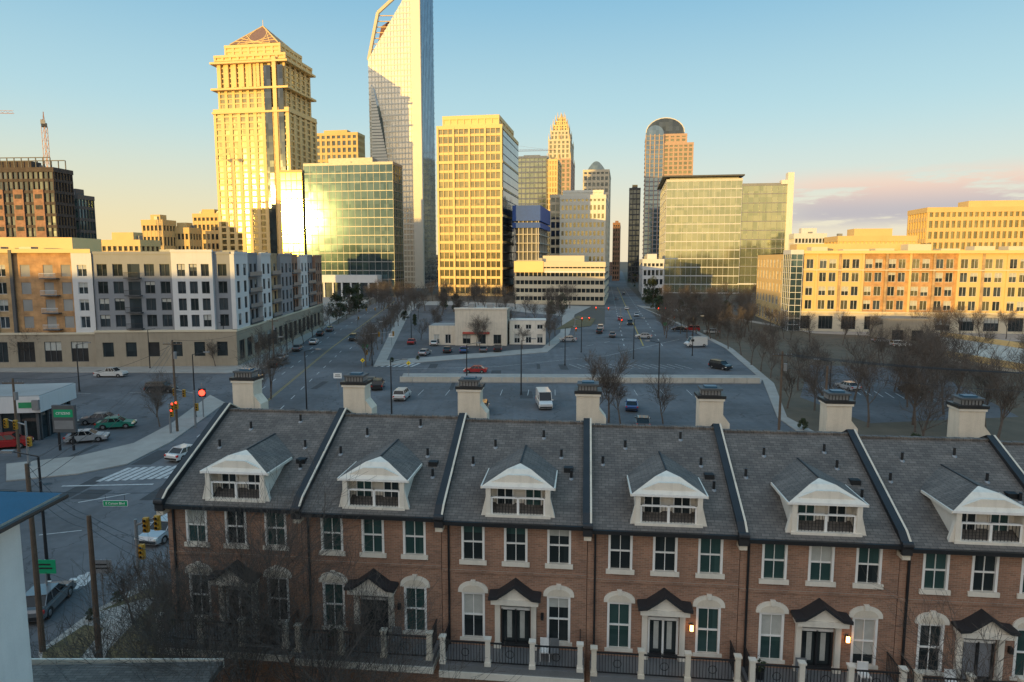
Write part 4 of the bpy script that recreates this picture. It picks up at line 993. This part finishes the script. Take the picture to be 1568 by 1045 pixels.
for k in range(12):
    z0,z1=h*k/12,h*(k+1)/12; 
    for s in (-.35,.35): mb.beam((s,0,z0),(s,0,z1),.14,GM)
    mb.beam((-.35,0,z0),(.35,0,z1),.08,GM)
mb.obj('green_lattice_mast',(x,y,0))
# tower cranes
def crane(x,y,h,L,back,ang,name='tower_crane'):
    mb=MB(); OR=CRM
    n=int(h/4)
    for k in range(n):
        z0,z1=h*k/n,h*(k+1)/n
        for sx in (-1,1):
            for sy in (-1,1): mb.beam((sx,sy,z0),(sx,sy,z1),.2,OR)
        mb.beam((-1,-1,z0),(1,-1,z1),.13,OR); mb.beam((1,1,z0),(-1,1,z1),.13,OR); mb.beam((1,-1,z0),(1,1,z1),.13,OR)
    M=Matrix.Translation((0,0,h))@Matrix.Rotation(ang,4,'Z'); mb.M=M
    mb.box(-1.3,1.3,-1.3,1.3,0,2,DPAN); mb.beam((0,0,2),(0,0,8),.4,OR)
    m=int(L/3)
    for k in range(m):
        a,b=L*k/m,L*(k+1)/m
        mb.beam((a,-.7,2),(b,-.7,2),.16,OR); mb.beam((a,.7,2),(b,.7,2),.16,OR); mb.beam((a,0,3.6),(b,0,3.6),.16,OR); mb.beam((a,-.7,2),((a+b)/2,0,3.6),.1,OR); mb.beam(((a+b)/2,0,3.6),(b,.7,2),.1,OR)
    mb.beam((0,0,2.3),(-back,0,2.3),.5,OR); mb.box(-back,-back+3,-1,1,.3,2.4,CONC)
    mb.beam((0,0,8),(L*.7,0,3.6),.1,OR); mb.beam((0,0,8),(-back+1,0,2.6),.1,OR); mb.M=None
    mb.obj(name,(x,y,0))
CRM=pm('crane_paint',(.45,.20,.10),.5)
def cx(u,D): return (u-CU)/F*cP*D
crane(cx(84,380),380,HZ(195,380),12,9,math.radians(120)); crane(cx(-40,420),420,HZ(178,420),30,12,math.radians(5)); crane(cx(791,760),760,HZ(235,760),42,12,math.radians(-8)); crane(cx(812,740),740,HZ(272,740),26,8,math.radians(160))
# ------------------------------------------------------------------ world
wd=bpy.data.worlds.new('World'); sc.world=wd; wd.use_nodes=True; nt=wd.node_tree; nt.nodes.clear()
out=nt.nodes.new('ShaderNodeOutputWorld'); bg=nt.nodes.new('ShaderNodeBackground'); nt.links.new(bg.outputs[0],out.inputs[0])
sk=nt.nodes.new('ShaderNodeTexSky'); sk.sky_type='NISHITA'; sk.sun_disc=False; sk.sun_elevation=EL; sk.sun_rotation=math.atan2(SD.x,SD.y)%(2*math.pi); sk.air_density=1.0; sk.dust_density=1.0; sk.ozone_density=1.5
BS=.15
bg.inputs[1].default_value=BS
def wn(t,**k):
    x=nt.nodes.new(t)
    for a,v in k.items(): setattr(x,a,v)
    return x
tc=wn('ShaderNodeTexCoord'); sp=wn('ShaderNodeSeparateXYZ'); nt.links.new(tc.outputs['Generated'],sp.inputs[0])
vm=wn('ShaderNodeVectorMath',operation='MULTIPLY'); nt.links.new(tc.outputs['Generated'],vm.inputs[0]); vm.inputs[1].default_value=(5,5,30)
no=wn('ShaderNodeTexNoise'); nt.links.new(vm.outputs[0],no.inputs['Vector']); no.inputs['Scale'].default_value=1.5; no.inputs['Detail'].default_value=8; no.inputs['Roughness'].default_value=.6
def mr(src,a,b,c=0,d=1,interp='SMOOTHSTEP'):
    x=wn('ShaderNodeMapRange',interpolation_type=interp); nt.links.new(src,x.inputs[0]); x.inputs[1].default_value=a; x.inputs[2].default_value=b; x.inputs[3].default_value=c; x.inputs[4].default_value=d; return x.outputs[0]
def mm(a,b,op='MULTIPLY'):
    x=wn('ShaderNodeMath',operation=op)
    for i,q in enumerate((a,b)):
        if hasattr(q,'node'): nt.links.new(q,x.inputs[i])
        else: x.inputs[i].default_value=q
    return x.outputs[0]
def wmix(f,a,b,bt='MIX'):
    x=wn('ShaderNodeMix',data_type='RGBA',blend_type=bt); x.clamp_result=False
    for i,q in ((0,f),(6,a),(7,b)):
        if hasattr(q,'node'): nt.links.new(q,x.inputs[i])
        elif i==0: x.inputs[0].default_value=q
        else: x.inputs[i].default_value=(*q,1)
    return x.outputs[2]
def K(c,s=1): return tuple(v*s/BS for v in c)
# clear dusk sky: colour by elevation and by angle from the sun (world direction)
lowc=wmix(mr(sp.outputs[0],-.5,.5),K((.90,.74,.42)),K((.84,.75,.58)))
g1=wmix(mr(sp.outputs[2],.0,.22),lowc,K((.50,.72,.76)))
g2=wmix(mr(sp.outputs[2],.12,.46),g1,K((.15,.42,.66)))
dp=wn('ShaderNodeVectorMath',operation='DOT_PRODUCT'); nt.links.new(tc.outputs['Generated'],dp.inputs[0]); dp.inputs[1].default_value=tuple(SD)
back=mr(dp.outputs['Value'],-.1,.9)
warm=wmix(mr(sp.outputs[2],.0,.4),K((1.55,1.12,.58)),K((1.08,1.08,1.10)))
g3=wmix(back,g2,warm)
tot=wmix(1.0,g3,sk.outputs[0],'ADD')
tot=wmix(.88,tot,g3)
cl=mm(mm(mr(no.outputs['Fac'],.40,.52),mr(sp.outputs[2],.035,.06)),mm(mr(sp.outputs[2],.125,.088),mr(sp.outputs[0],.28,.42)))
ccol=wmix(mr(sp.outputs[2],.06,.105),K((.50,.47,.52)),K((.95,.66,.52)))
fin_=wmix(mm(cl,.85),tot,ccol)
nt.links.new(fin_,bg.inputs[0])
print('OBJ',len(bpy.data.objects))
